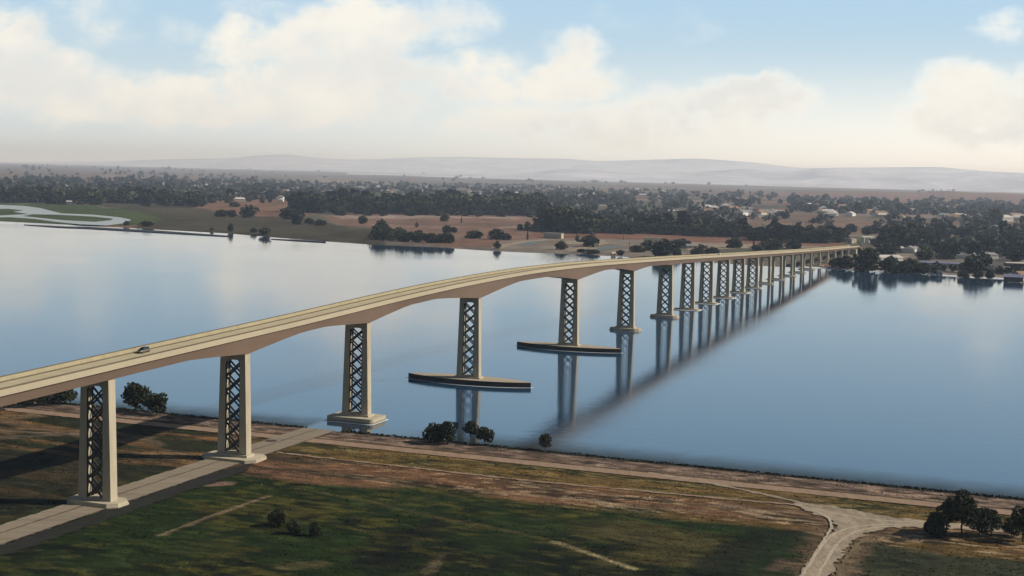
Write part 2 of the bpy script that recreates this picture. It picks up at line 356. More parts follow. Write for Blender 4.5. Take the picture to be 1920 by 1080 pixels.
sl = bpy.data.lights.new('sun', 'SUN'); sl.energy = 5.0; sl.angle = math.radians(.5); sl.color = (1, .94, .84)
so = bpy.data.objects.new('sun', sl); COL.objects.link(so)
SUNV = Vector((math.cos(SUN_EL)*math.sin(SUN_AZ), math.cos(SUN_EL)*math.cos(SUN_AZ), math.sin(SUN_EL)))
so.rotation_euler = (-SUNV).to_track_quat('-Z', 'Y').to_euler(); so.location = (300, 0, 400)

def build_haze():
    m, nt, out = nodes_of('thin_haze'); n = nt.nodes
    v = n.new('ShaderNodeVolumeScatter'); v.inputs['Color'].default_value = (.68, .81, 1, 1); v.inputs['Density'].default_value = 4.7e-5; v.inputs['Anisotropy'].default_value = .16
    L(nt, v.outputs[0], out.inputs['Volume'])
    b = MB(); b.box((0, 30000, 215), (150000, 90000, 470)); o = b.build('haze', m); tag(o, kind='structure')
build_haze()

# ------------------------------------------------------------------ deck profile of the bridge
PT = [-342.5,-294.1,-254.2,-218.8,-174.5,-131.3,-80.8,-20.8,20,51.3,95,140,204,304.9,486.2,868.7,1236]
PZ = [39.8,41.1,42.15,43.0,44.35,45.75,46.95,47.65,47.75,47.45,46.7,45.6,43.7,40.6,34.55,22.1,11.6]
def _smooth():
    tt = np.arange(-600, 1300, 2.0)
    z = np.interp(tt, PT, PZ); z[tt < PT[0]] = PZ[0] + (tt[tt < PT[0]]-PT[0])*.026
    z[tt > 1236] = PZ[-1] - (tt[tt > 1236]-1236)*.028
    k = np.hanning(31); k /= k.sum()
    zz = np.convolve(np.pad(z, 15, 'edge'), k, 'valid'); return tt, zz
_TT, _ZZ = _smooth()
def ztop(t): return np.interp(t, _TT, _ZZ)
PIERS = [-381.0, -310.8, -241.1, -155.7, -46.0, 93.9, 203.2, 296.2] + [(3.776+.612*k)*95 for k in range(0, 15)]
PIERS = [p for p in PIERS if p < 1215]
HAUNCH = {-241.1: (2.6, 34), -155.7: (2.9, 36), -46.0: (4.1, 50), 93.9: (3.7, 50), 203.2: (2.3, 34), 296.2: (.75, 20)}
def depth(t):
    t = np.asarray(t, float)
    d = np.interp(t, [-600, 300, 500, 900, 1240], [2.85, 2.85, 2.6, 2.1, 2.0])
    for p, (e, l) in HAUNCH.items():
        s = np.clip(1-np.abs(t-p)/l, 0, 1); d = d + e*(s**1.15)
    return d
def zfas(t): return ztop(t) - 1.95
def zgir(t): return zfas(t) - depth(t)

# ------------------------------------------------------------------ the bridge
bridge = empty('road_bridge', B(-45, 0, 0))
tag(bridge, 'long tan concrete road bridge rising over the river on tall latticed piers', 'bridge')
INV = Matrix.Translation(-Vector(B(-45, 0, 0)))
def put(o, parent=None):
    """build in world space, keep it there under its parent"""
    o.parent = parent or bridge
    o.matrix_parent_inverse = INV
    return o
TS = np.unique(np.concatenate([np.arange(-520, 1237, 6.0), np.array(PIERS), [1236.8]]))
def sweep(name, sec, m, ts=TS, parent=None, caps=True):
    """sec: function t -> list of (lat, z) closed section"""
    rows = [sec(t) for t in ts]; k = len(rows[0]); V = []
    for t, r in zip(ts, rows):
        for (la, z) in r: V.append(B(t, la, z))
    V = np.array(V); F = []
    for i in range(len(ts)-1):
        for j in range(k):
            a = i*k+j; b = i*k+(j+1) % k; F.append((a, a+k, b+k, b))
    b = MB(); b.add(V, F)
    if caps:
        b.f.append(tuple(range(k))); b.f.append(tuple(range((len(ts)-1)*k+k-1, (len(ts)-1)*k-1, -1))); b.m += [0, 0]
    return put(b.build(name, m))
sweep('deck_slab', lambda t: [(-5.98, zfas(t)), (-5.98, ztop(t)-1.45), (5.98, ztop(t)-1.45), (5.98, zfas(t))], M['concrete'])
sweep('roadway', lambda t: [(-5.5, ztop(t)-1.45), (-5.5, ztop(t)-1.40), (5.5, ztop(t)-1.40), (5.5, ztop(t)-1.45)], M['roadway'])
def face_mats(o, m2, test):
    o.data.materials.append(m2)
    for i, p in enumerate(o.data.polygons):
        if test(i): p.material_index = 1
for s in (-1, 1):
    ch = .30 if s < 0 else .16
    p = sweep('parapet', lambda t, s=s: [(s*6.0, ztop(t)-1.46), (s*6.0, ztop(t)-ch), (s*5.72, ztop(t)-ch), (s*5.5, ztop(t)-1.395), (s*5.5, ztop(t)-1.46)], M['concrete'])
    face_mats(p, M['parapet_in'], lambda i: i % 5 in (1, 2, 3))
    c = sweep('coping', lambda t, s=s: [(s*6.02, ztop(t)-ch), (s*6.02, ztop(t)+.06), (s*5.68, ztop(t)+.06), (s*5.68, ztop(t)-ch)], M['dark_edge'])
    c.parent = p
sweep('gutter', lambda t: [(4.75, ztop(t)-1.40), (4.75, ztop(t)-1.385), (5.495, ztop(t)-1.20), (5.495, ztop(t)-1.40)], M['dark_edge'])
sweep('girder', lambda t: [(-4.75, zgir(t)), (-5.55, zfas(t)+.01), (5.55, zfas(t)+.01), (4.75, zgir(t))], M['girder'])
# end abutment
b = MB(); P = [B(1237, -6.2, 0.5), B(1241, -6.2, .5), B(1241, 6.2, .5), B(1237, 6.2, .5), B(1237, -6.2, 11.45), B(1241, -6.2, 11.3), B(1241, 6.2, 11.3), B(1237, 6.2, 11.45)]
P2 = [B(1226, -6.5, 0.5), B(1237, -6.5, .5), B(1237, 6.5, .5), B(1226, 6.5, .5)]
b.hexa([P2[0], P2[1], P2[2], P2[3]] + [q*np.array([1, 1, 0]) + np.array([0, 0, 7.0]) for q in P2])
for s in (-1, 1):
    b.hexa([B(1236.9, s*6.0-.3, 0.5), B(1262, s*6.0-.3, .5), B(1262, s*6.0+.3, .5), B(1236.9, s*6.0+.3, .5), B(1236.9, s*6.0-.3, 11.7), B(1262, s*6.0-.3, 10.2), B(1262, s*6.0+.3, 10.2), B(1236.9, s*6.0+.3, 11.7)])
put(b.build('abutment', M['concrete']))

def oct_poly(t, lat, ht, hl, ch, z):
    pts = [(-ht, -hl+ch), (-ht, hl-ch), (-ht+ch, hl), (ht-ch, hl), (ht, hl-ch), (ht, -hl+ch), (ht-ch, -hl), (-ht+ch, -hl)]
    return [B(t+a, lat+b_, z) for a, b_ in pts]
def prism_pts(b, lo, hi, mi=0):
    n = len(lo); b.add(list(lo)+list(hi), [tuple(range(n-1, -1, -1)), tuple(range(n, 2*n))] + [(i, (i+1) % n, n+(i+1) % n, n+i) for i in range(n)], mi)
def lens(t, half, w, z, k=16, off=0.):
    pts = []
    for i in range(k+1):
        a = -1+2*i/k; pts.append(B(t - w*(1-abs(a)**2.0)**.9 - .35, off+a*half, z))
    for i in range(k+1):
        a = 1-2*i/k; pts.append(B(t + w*(1-abs(a)**2.0)**.9 + .35, off+a*half, z))
    return pts
def make_pier(idx, t):
    land = t < -190 or t > 925
    zb = 1.0 if land else 0.0
    lattice = idx <= 12; half = 1.5 if idx < 8 else 1.35
    zt = float(zgir(t))
    # footing / fender heights
    if idx in (0, 1, 2): zp = 2.2 if idx < 2 else 2.6
    elif idx == 3: zp = 2.6
    elif idx in (4, 5): zp = 3.0
    elif idx in (6, 7): zp = 2.3
    else: zp = .85 if not land else 1.6
    if lattice: zb0 = zp
    else: zb0 = zp
    ow = lambda z: 4.55 + (zt-z)*.026
    iw = 2.7 if lattice else 2.55
    b = MB()
    # cap with haunched corners, a low sill at the foot
    h = 2.0 if idx < 8 else 1.5
    pts = [(-iw+.003, zt-h-1.0), (-iw+1.0, zt-h), (iw-1.0, zt-h), (iw-.003, zt-h-1.0), (iw-.003, zt), (-iw+.003, zt)]
    lo = [B(t-half+.04, a, z) for a, z in pts]; hi = [B(t+half-.04, a, z) for a, z in pts]
    prism_pts(b, lo, hi)
    body = put(b.build('latticed_pier' if lattice else 'open_pier', M['pier']))
    subs = []
    for s in (-1, 1):
        q = MB()
        zs = np.linspace(zb0-.02, zt, 5)
        V = []
        for z in zs:
            for (dt, la) in ((-half, s*iw), (half, s*iw), (half, s*ow(z)), (-half, s*ow(z))): V.append(B(t+dt, la, z))
        F = [(3,2,1,0), (16,17,18,19)] + [(i*4+j, i*4+(j+1) % 4, i*4+4+(j+1) % 4, i*4+4+j) for i in range(4) for j in range(4)]
        q.add(V, F); subs.append(q.build('leg', M['pier']))
    if lattice:
        z0, z1 = zb0+.5, zt-h-.55
        n = max(3, int(round((z1-z0)/4.75))); dz = (z1-z0)/n
        side = tuple(D.tolist())
        for s in (-1, 1):
            q = MB(); tt = t + s*(half-.42)
            for i in range(n):
                a, c = z0+i*dz, z0+(i+1)*dz
                q.beam(B(tt, -iw, a), B(tt, iw, c), .30, .52, side); q.beam(B(tt+.02, -iw, c), B(tt+.02, iw, a), .30, .52, side)
            for la in (-iw+.16, iw-.16): q.beam(B(tt, la, z0-.4), B(tt, la, z1+.4), .34, .26, side)
            subs.append(q.build('lattice_bracing', M['steel']))
    # sill between the legs
    q = MB(); q.hexa([B(t-half+.05, -iw, zb0-.02), B(t+half-.05, -iw, zb0-.02), B(t+half-.05, iw, zb0-.02), B(t-half+.05, iw, zb0-.02),
                      B(t-half+.05, -iw, zb0+.55), B(t+half-.05, -iw, zb0+.55), B(t+half-.05, iw, zb0+.55), B(t-half+.05, iw, zb0+.55)])
    subs.append(q.build('sill', M['pier']))
    q = MB(); fm = None
    if idx <= 3 or idx in (6, 7):
        ht, hl, ch = ((4.6, 8.6, 2.2) if idx < 2 else (5.8, 10.0, 2.6) if idx == 2 else (6.2, 9.6, .7) if idx == 3 else (5.0, 9.2, 2.0))
        st = .75
        prism_pts(q, oct_poly(t, 0, ht, hl, ch, -1.5 if not land else .2), oct_poly(t, 0, ht, hl, ch, zp-st))
        if idx >= 2: prism_pts(q, oct_poly(t, 0, half+.9, ow(zp)+.7, .01, zp-st-.01), oct_poly(t, 0, half+.8, ow(zp)+.6, .01, zp))
        else: prism_pts(q, oct_poly(t, 0, ht-.25, hl-.25, ch, zp-st-.01), oct_poly(t, 0, ht-.3, hl-.3, ch, zp))
        subs.append(q.build('footing', M['pier']))
        fm = (oct_poly(t, 0, ht+1.1, hl+.8, ch, .03), oct_poly(t, 0, ht-.2, hl-.2, ch, .03))
    elif idx in (4, 5):
        hf, w = 29.8, 7.4
        prism_pts(q, lens(t, hf, w, -1.5), lens(t, hf, w, 2.15)); subs.append(q.build('fender_platform', M['rubber']))
        q2 = MB(); prism_pts(q2, lens(t, hf-.25, w-.25, 2.14), lens(t, hf-.3, w-.3, 2.3)); fd = q2.build('fender_deck', M['fendertop']); subs.append(fd)
        q3 = MB(); prism_pts(q3, oct_poly(t, 0, half+.9, ow(zp)+.7, .01, 2.28), oct_poly(t, 0, half+.8, ow(zp)+.6, .01, zp)); subs.append(q3.build('footing', M['pier']))
        fm = (lens(t, hf+1.4, w+1.7, .03), lens(t, hf-.3, w-.3, .03))
    else:
        ht, hl = 4.2, 8.6
        prism_pts(q, oct_poly(t, 0, ht, hl, 1.2, -1.5 if not land else .2), oct_poly(t, 0, ht, hl, 1.2, zp)); subs.append(q.build('footing', M['pier']))
        fm = (oct_poly(t, 0, ht+3.0, hl+2.2, 1.6, .03), oct_poly(t, 0, ht-.2, hl-.2, 1.2, .03))
    if fm and not land:
        q = MB(); n = len(fm[0]); q.add(list(fm[0])+list(fm[1]), [(i, (i+1) % n, n+(i+1) % n, n+i) for i in range(n)]); subs.append(q.build('waterline_foam', M['foam']))
    for o in subs: o.parent = body; o.matrix_parent_inverse = Matrix.Identity(4)
    return body
for i, t in enumerate(PIERS): make_pier(i, t)

# ------------------------------------------------------------------ water
def plane_obj(name, pts, m, kind='structure'):
    b = MB(); b.add(pts, [tuple(range(len(pts)))]); o = b.build(name, m); tag(o, kind=kind); return o
plane_obj('river_water', [(-9000, -1500, 0), (9000, -1500, 0), (9000, 3500, 0), (-9000, 3500, 0)], M['water'])

# ------------------------------------------------------------------ near bank
def polydist(T, LA, pts):
    d = np.full(T.shape, 1e9)
    for (a, b) in zip(pts[:-1], pts[1:]):
        ax, ay = a; bx, by = b; dx, dy = bx-ax, by-ay; l2 = dx*dx+dy*dy+1e-9
        k = np.clip(((T-ax)*dx+(LA-ay)*dy)/l2, 0, 1)
        d = np.minimum(d, np.hypot(T-ax-k*dx, LA-ay-k*dy))
    return d
def tl(*pts): return [TL(x, y) for x, y in pts]
def inpoly(X, Y, poly):
    r = np.zeros(X.shape, bool); n = len(poly)
    for i in range(n):
        x0, y0 = poly[i]; x1, y1 = poly[(i+1) % n]
        if y0 == y1: continue
        c = ((y0 > Y) != (y1 > Y)) & (X < (x1-x0)*(Y-y0)/(y1-y0)+x0); r ^= c
    return r
def near_color(T, LA):
    x, y, _ = PX(B(T, LA, 1.0)); x = x.reshape(T.shape) if hasattr(x, 'reshape') else x; y = y.reshape(T.shape)
    n1 = fbm(T*.035, LA*.018, 5, 1); n2 = fbm(T*.16, LA*.05, 4, 5); n3 = fbm(T*.5, LA*.22, 3, 9); n4 = fbm(T*.06, LA*.05, 4, 14); n5 = fbm(T*.025, LA*.02, 3, 21)
    n3 = np.clip(.5+(n3-.5)*1.9, 0, 1); n2 = np.clip(.5+(n2-.5)*1.35, 0, 1); nf = np.clip((fbm(T*1.1, LA*.22, 3, 61)-.5)/.14, -2, 2)
    def mix(c, c2, k): return c*(1-k[..., None]) + np.array(c2)*k[..., None]
    gold = np.array([.165, .108, .038]); green = np.array([.021, .039, .010]); red = np.array([.165, .093, .050]); olive = np.array([.066, .060, .016])
    c = np.ones(T.shape+(3,))*green
    # meadow south of the brown belt
    c = mix(c, olive, sstep(.54, .78, n1*.5+n2*.5)*.55); c = mix(c, [.013, .017, .011], sstep(.5, .68, n4)*.75)
    c = mix(c, [.085, .078, .018], sstep(.56, .72, n4*.4+n3*.25+n5*.4)*.8); c = mix(c, [.030, .050, .016], sstep(.55, .7, fbm(T*.07, LA*.03, 4, 51))*.7)
    # lighter olive plot and darker ditch, right of centre
    plot = sstep(0, 14, 22-polydist(T, LA, tl((1190, 1000), (1300, 1030), (1240, 1060)))); c = mix(c, [.085, .074, .028], plot*sstep(.35, .6, n2)*.85)
    dk = sstep(0, 5, 9-polydist(T, LA, tl((1332, 1080), (1355, 1052), (1420, 1016), (1470, 1000)))); c = mix(c, [.014, .020, .012], dk*.8)
    ds = sstep(0, 5, 6-polydist(T, LA, tl((700, 1052), (760, 1012), (815, 978)))); c = mix(c, [.011, .014, .010], ds*.7)
    rg = inpoly(x, y, [(1400, 1045), (1440, 1010), (1515, 1000), (1530, 1015), (1500, 1080), (1400, 1080)]); c = np.where(rg[..., None], c*.5+np.array([.02, .036, .015])*.6, c)
    rr = inpoly(x, y, [(1600, 1015), (1740, 1000), (2100, 1005), (2100, 1300), (1500, 1300)]); c = np.where(rr[..., None], c*.35+np.array([.044, .045, .030])*(.6+.5*n2[..., None]), c)
    c = c*.76
    # brown belt between the tracks
    gb = np.interp(LA, [-400, -190, -181, -126, -75, -46, -22, 5, 60, 200], [-259, -258, -250, -253, -252, -259, -263, -268, -262, -255]) + (n2-.5)*10
    bel = sstep(-3, 4, T-gb); br = red*np.ones_like(c); br = mix(br, gold*.8, sstep(.4, .6, n1)); br = mix(br, [.032, .03, .018], sstep(.48, .66, n2)*.8); br = mix(br, [.30, .225, .145], sstep(.55, .70, n2*.4+n3*.3+.3*np.clip(.5+nf*.25, 0, 1))*.7*sstep(-10, -90, LA))
    c = mix(c, [0, 0, 0], bel) + br*bel[..., None]
    # golden grass strip by the river road
    st = sstep(-2, 3, T+228); g2 = mix(gold*np.ones_like(c), [.030, .038, .013], sstep(.42, .58, n2*.6+n3*.2+n1*.2)*.92); g2 = mix(g2, [.20, .14, .055], sstep(.55, .7, n3*.5+n2*.4+.05)*.6)
    c = c*(1-st[..., None]) + g2*st[..., None]
    # left of the bridge: dry meadow with tracks
    lf = sstep(6, 12, LA); g3 = mix(np.array([.17, .098, .042])*np.ones_like(c), [.024, .027, .012], sstep(.42, .58, n1*.6+n2*.4)); g3 = mix(g3, [.018, .021, .012], sstep(-245, -275, T)*.8)
    g3 = mix(g3, [.19, .13, .085], sstep(.56, .66, n4)*.5*sstep(-262, -240, T)); c = c*(1-lf[..., None]) + g3*lf[..., None]
    # bank zones: track verge, riprap, weeds
    c = mix(c, [.05, .037, .026], sstep(1.6, .4, np.abs(T+199)))
    rip = sstep(-198.5, -196.5, T); c = c*(1-rip[..., None]) + (np.array([.20, .145, .112])*(.45+.8*n3[..., None]))*rip[..., None]
    we = sstep(-186, -183, T+(n2-.5)*3); c = mix(c, [.020, .020, .013], we)
    # bleached soil beside the pads and the gravel fork, worn lines in the meadow
    for pts, w, colr, k in ((tl((547, 913), (697, 940), (780, 960), (947, 993), (1047, 1017), (1120, 1042), (1187, 1065)), 1.1, [.075, .066, .026], .7), (tl((1040, 1015), (1120, 1042), (1187, 1065)), .9, [.26, .22, .13], .85),
                          (tl((301, 1003), (400, 965), (505, 928)), .9, [.20, .15, .095], .9), (tl((863, 913), (1000, 927), (1120, 940), (1200, 949), (1330, 958)), .9, [.26, .19, .13], .7), (tl((1000, 912), (1120, 926), (1210, 931)), .8, [.26, .19, .13], .7),
                          (tl((1350, 946), (1400, 955), (1453, 960)), 3.2, [.25, .19, .13], .6), (tl((1503, 946), (1580, 985), (1525, 1080)), 9, [.15, .095, .06], .75), (tl((1580, 1080), (1594, 1040), (1625, 1006), (1700, 996)), 3.5, [.15, .11, .07], .8),
                          (tl((420, 873), (490, 880), (560, 890)), 5, [.14, .08, .055], .55), (tl((395, 908), (425, 905)), 2, [.23, .15, .12], .9), (tl((800, 1075), (830, 1040)), 2.0, [.15, .12, .075], .5), (tl((1455, 1065), (1468, 1050)), 2.5, [.13, .09, .07], .7),
                          (tl((1150, 820), (1000, 800)), .1, [.1, .1, .1], 0), (tl((540, 1062), (600, 1056)), 2.5, [.12, .10, .05], .5), (tl((0, 806), (160, 814)), 1.4, [.24, .18, .13], .85), (tl((0, 820), (90, 815), (150, 812)), 3, [.16, .13, .10], .4)):
        d = polydist(T, LA, pts) + (n2-.5)*w*1.6; c = mix(c, colr, sstep(w*1.3, w*.4, d)*k)
    c *= (.62+.7*n3[..., None])*(1+.17*nf[..., None])
    return np.clip(c, .006, 1)
def near_bank():
    def patch(name, t, la):
        T, LA = np.meshgrid(t, la, indexing='ij')
        h = fbm(T*.08, LA*.08, 3, 31)
        Z = 1.0 - .35*h; Z = np.where(T > -184.5, .9 - (T+184.5)*.24, Z)
        V = B(T, LA, Z).reshape(-1, 3); C = near_color(T, LA).reshape(-1, 3)
        return tag(npmesh(name, V, gridfaces(len(t), len(la))[:, ::-1], M['ground'], C, True), kind='structure')
    patch('meadow_ground', np.arange(-395, -172.9, .85), np.arange(-285, 170.1, 1.0))
    m2 = M['ground']
    def coarse(name, t, la): return patch(name, t, la)
    coarse('riverside_ground', np.concatenate([np.arange(-900, -395, 15), [-395]]), np.linspace(-1500, 1500, 151))
    coarse('riverside_ground', np.concatenate([np.linspace(-395, -200, 25), np.linspace(-196, -173, 8)]), np.linspace(170, 1500, 60))
    coarse('riverside_ground', np.concatenate([np.linspace(-395, -200, 25), np.linspace(-196, -173, 8)]), np.linspace(-1500, -285, 60))
near_bank()
def ribbon(name, pts, w, m, z=1.05, jit=.35, step=1.5, label=None):
    """road sheet along points in bridge coordinates, ragged edges"""
    P = np.array([p[:2] for p in pts], float); W = np.array([p[2] if len(p) > 2 else w for p in pts], float)
    seg = np.hypot(*np.diff(P, axis=0).T); s = np.concatenate([[0], np.cumsum(seg)]); k = max(4, int(s[-1]/step))
    ss = np.linspace(0, s[-1], k); X = np.interp(ss, s, P[:, 0]); Y = np.interp(ss, s, P[:, 1]); Wd = np.interp(ss, s, W)
    if k > 12:
        kk = np.hanning(9); kk /= kk.sum(); X[4:-4] = np.convolve(X, kk, 'valid'); Y[4:-4] = np.convolve(Y, kk, 'valid')
    dx, dy = np.gradient(X), np.gradient(Y); l = np.hypot(dx, dy); nx, ny = -dy/l, dx/l
    rs = np.random.default_rng(abs(hash(name+str(len(pts)))) % 1000 if False else len(pts)*37+int(abs(P[0, 0])))
    a = Wd/2 + (rs.random(k)-.5)*jit*2; b = Wd/2 + (rs.random(k)-.5)*jit*2
    V = np.concatenate([B(X+nx*a, Y+ny*a, z), B(X, Y, z+.01), B(X-nx*b, Y-ny*b, z)])
    i = np.arange(k-1); F = np.concatenate([np.stack([i, i+1, i+k+1, i+k], -1), np.stack([i+k, i+k+1, i+2*k+1, i+2*k], -1)])
    return tag(npmesh(name, V, F, m), kind='structure')
ribbon('levee_road', [(-203.4, la) for la in range(-700, 701, 20)], 6.6, M['dirt'], 1.04, .25)
ribbon('service_road', [(t, .2) for t in range(-520, -181, 12)], 13.2, M['service'], 1.08, .38)
ribbon('service_road', [(t, -10.2) for t in range(-520, -250, 12)] + [(-246, -9.6, .6)], 7.0, M['shade_strip'], 1.03, .9)  # shadow strip along the road, painted as a dark sheet
for la in (1.2,): ribbon('road_seam', [(t, la) for t in range(-520, -181, 12)], .55, M['seam'], 1.10, .12)
ribbon('road_seam', [(t, -6.2) for t in range(-520, -181, 12)], .4, M['seam'], 1.10, .1)
b = MB(); ang = np.linspace(0, 2*math.pi, 24, endpoint=False); q = TL(508, 827); b.add([B(q[0]+2.1*math.cos(a), q[1]+2.1*math.sin(a), 1.125) for a in ang], [tuple(range(24))]); tag(b.build('road_patch', M['seam']), kind='structure')
ribbon('dirt_track', tl((517, 848), (713, 870), (980, 900), (1120, 913), (1290, 928), (1412, 940), (1516, 948)), 1.5, M['dirt'], 1.04, .6)
ribbon('dirt_track', tl((1216, 886), (1328, 905), (1453, 931), (1525, 949)), 1.8, M['gravel'], 1.05, .45)
# gravel fork
def fork(name, edge_px, m, z):
    P = [TL(x, y) for x, y in edge_px]; out = []
    for a, c in zip(P, P[1:]+P[:1]):
        k = max(1, int(math.hypot(c[0]-a[0], c[1]-a[1])/1.1))
        for i in range(k):
            f = i/k; j = 1.0
            out.append(B(a[0]+(c[0]-a[0])*f+random.uniform(-j, j), a[1]+(c[1]-a[1])*f+random.uniform(-j, j), z))
    b = MB(); b.add(out, [tuple(range(len(out)))]); return tag(b.build(name, m), kind='structure')
fork('gravel_road', [(1478, 943), (1515, 944), (1550, 948), (1600, 956), (1662, 969), (1737, 977), (1850, 983), (1990, 988), (1990, 1002), (1850, 996), (1737, 989), (1690, 989), (1655, 992), (1625, 1000), (1600, 1014), (1583, 1034), (1568, 1060), (1556, 1085), (1530, 1150), (1470, 1150), (1500, 1085), (1515, 1056), (1532, 1030), (1552, 1008), (1566, 992), (1570, 984), (1545, 970), (1515, 958)], M['gravel'], 1.09)
ribbon('dirt_track', tl((1568, 1085), (1585, 1048), (1607, 1020), (1640, 1004)), 1.4, M['faint'], 1.06, .5)

M['rut'] = mat('wheel_rut_dirt', (.40, .335, .245), .95, .25, .5, stretch=(1.2, .5, 1), fine=.3, fscale=3.0, spec=.05)
for pts in (((1496, 1090), (1521, 1054), (1539, 1026), (1558, 1004), (1590, 990), (1640, 984), (1735, 983), (1860, 990)), ((1528, 1090), (1546, 1058), (1562, 1030), (1580, 1009), (1612, 994), (1650, 988), (1735, 986), (1860, 993)), ((1475, 945), (1530, 955), (1590, 968), (1650, 976), (1735, 981)), ((1520, 1054), (1540, 1020), (1560, 990), (1553, 968), (1510, 952))):
    ribbon('wheel_rut', tl(*pts), .75, M['rut'], 1.115, .22)
# riprap stones, one uncountable mass
def scatter_quads(n, T, LA, z, size, tall, colfn, name, m, kind='stuff', flat=False, seed=3):
    r = np.random.default_rng(seed); base = B(T, LA, z); k = len(T)
    a = r.random(k)*math.pi*2; s = size*(.5+r.random(k)); h = tall*(.5+r.random(k))
    dx, dy = np.cos(a)*s, np.sin(a)*s; lean = (r.random((k, 2))-.5)*h[:, None]*.8
    v0 = base + np.stack([-dx, -dy, np.zeros(k)], -1); v1 = base + np.stack([dx, dy, np.zeros(k)], -1)
    v2 = base + np.stack([dx*.55+lean[:, 0], dy*.55+lean[:, 1], h], -1); v3 = base + np.stack([-dx*.55+lean[:, 0], -dy*.55+lean[:, 1], h*.85], -1)
    V = np.stack([v0, v1, v2, v3], 1).reshape(-1, 3); F = np.arange(4*k).reshape(-1, 4)
    C = np.repeat(colfn, 4, 0)
    return tag(npmesh(name, V, F, m, C), kind=kind)
r = np.random.default_rng(5)
n = 42000; T = -395 + r.random(n)*212; LA = -262 + r.random(n)*395
keep = (np.abs(T+203.4) > 4) & ~((np.abs(LA+2.5) < 12)) & (T < -207)
T, LA = T[keep], LA[keep]
x_, y_, _ = PX(B(T, LA, 1.0))
fk = inpoly(x_, y_, [(1470, 940), (1560, 944), (1740, 972), (2000, 984), (2000, 1006), (1740, 994), (1640, 1006), (1600, 1045), (1570, 1160), (1450, 1160), (1510, 1050), (1545, 1000), (1530, 975)])
T, LA = T[~fk], LA[~fk]
dn = fbm(T*.05, LA*.05, 3, 44); keep = r.random(len(T)) < sstep(.30, .68, dn)+.08; T, LA = T[keep], LA[keep]
cc = near_color(T[:, None], LA[:, None])[:, 0]*(.75+.8*r.random((len(T), 1)))
scatter_quads(n, T, LA, .9, .34, .16, cc*1.15, 'meadow_grass', M['grass'])
n = 5200; T = -198 + r.random(n)*14.5; LA = -290+r.random(n)*440; keep = ~((np.abs(LA) < 7.5) & (T < -181)); T, LA = T[keep], LA[keep]
cc = np.array([.19, .14, .11])*(.5+.9*r.random((len(T), 1)))
scatter_quads(n, T, LA, .62, .38, .22, cc, 'riprap_stones', M['grass'], seed=8)
n = 9000; T = -186 + r.random(n)*6.8; LA = -290+r.random(n)*440; keep = np.abs(LA) > 7.5; T, LA = T[keep], LA[keep]
cc = np.array([.022, .024, .013])*(.5+1.1*r.random((len(T), 1)))
scatter_quads(n, T, LA, .35, .45, .4, cc, 'bank_weeds', M['grass'], seed=9)

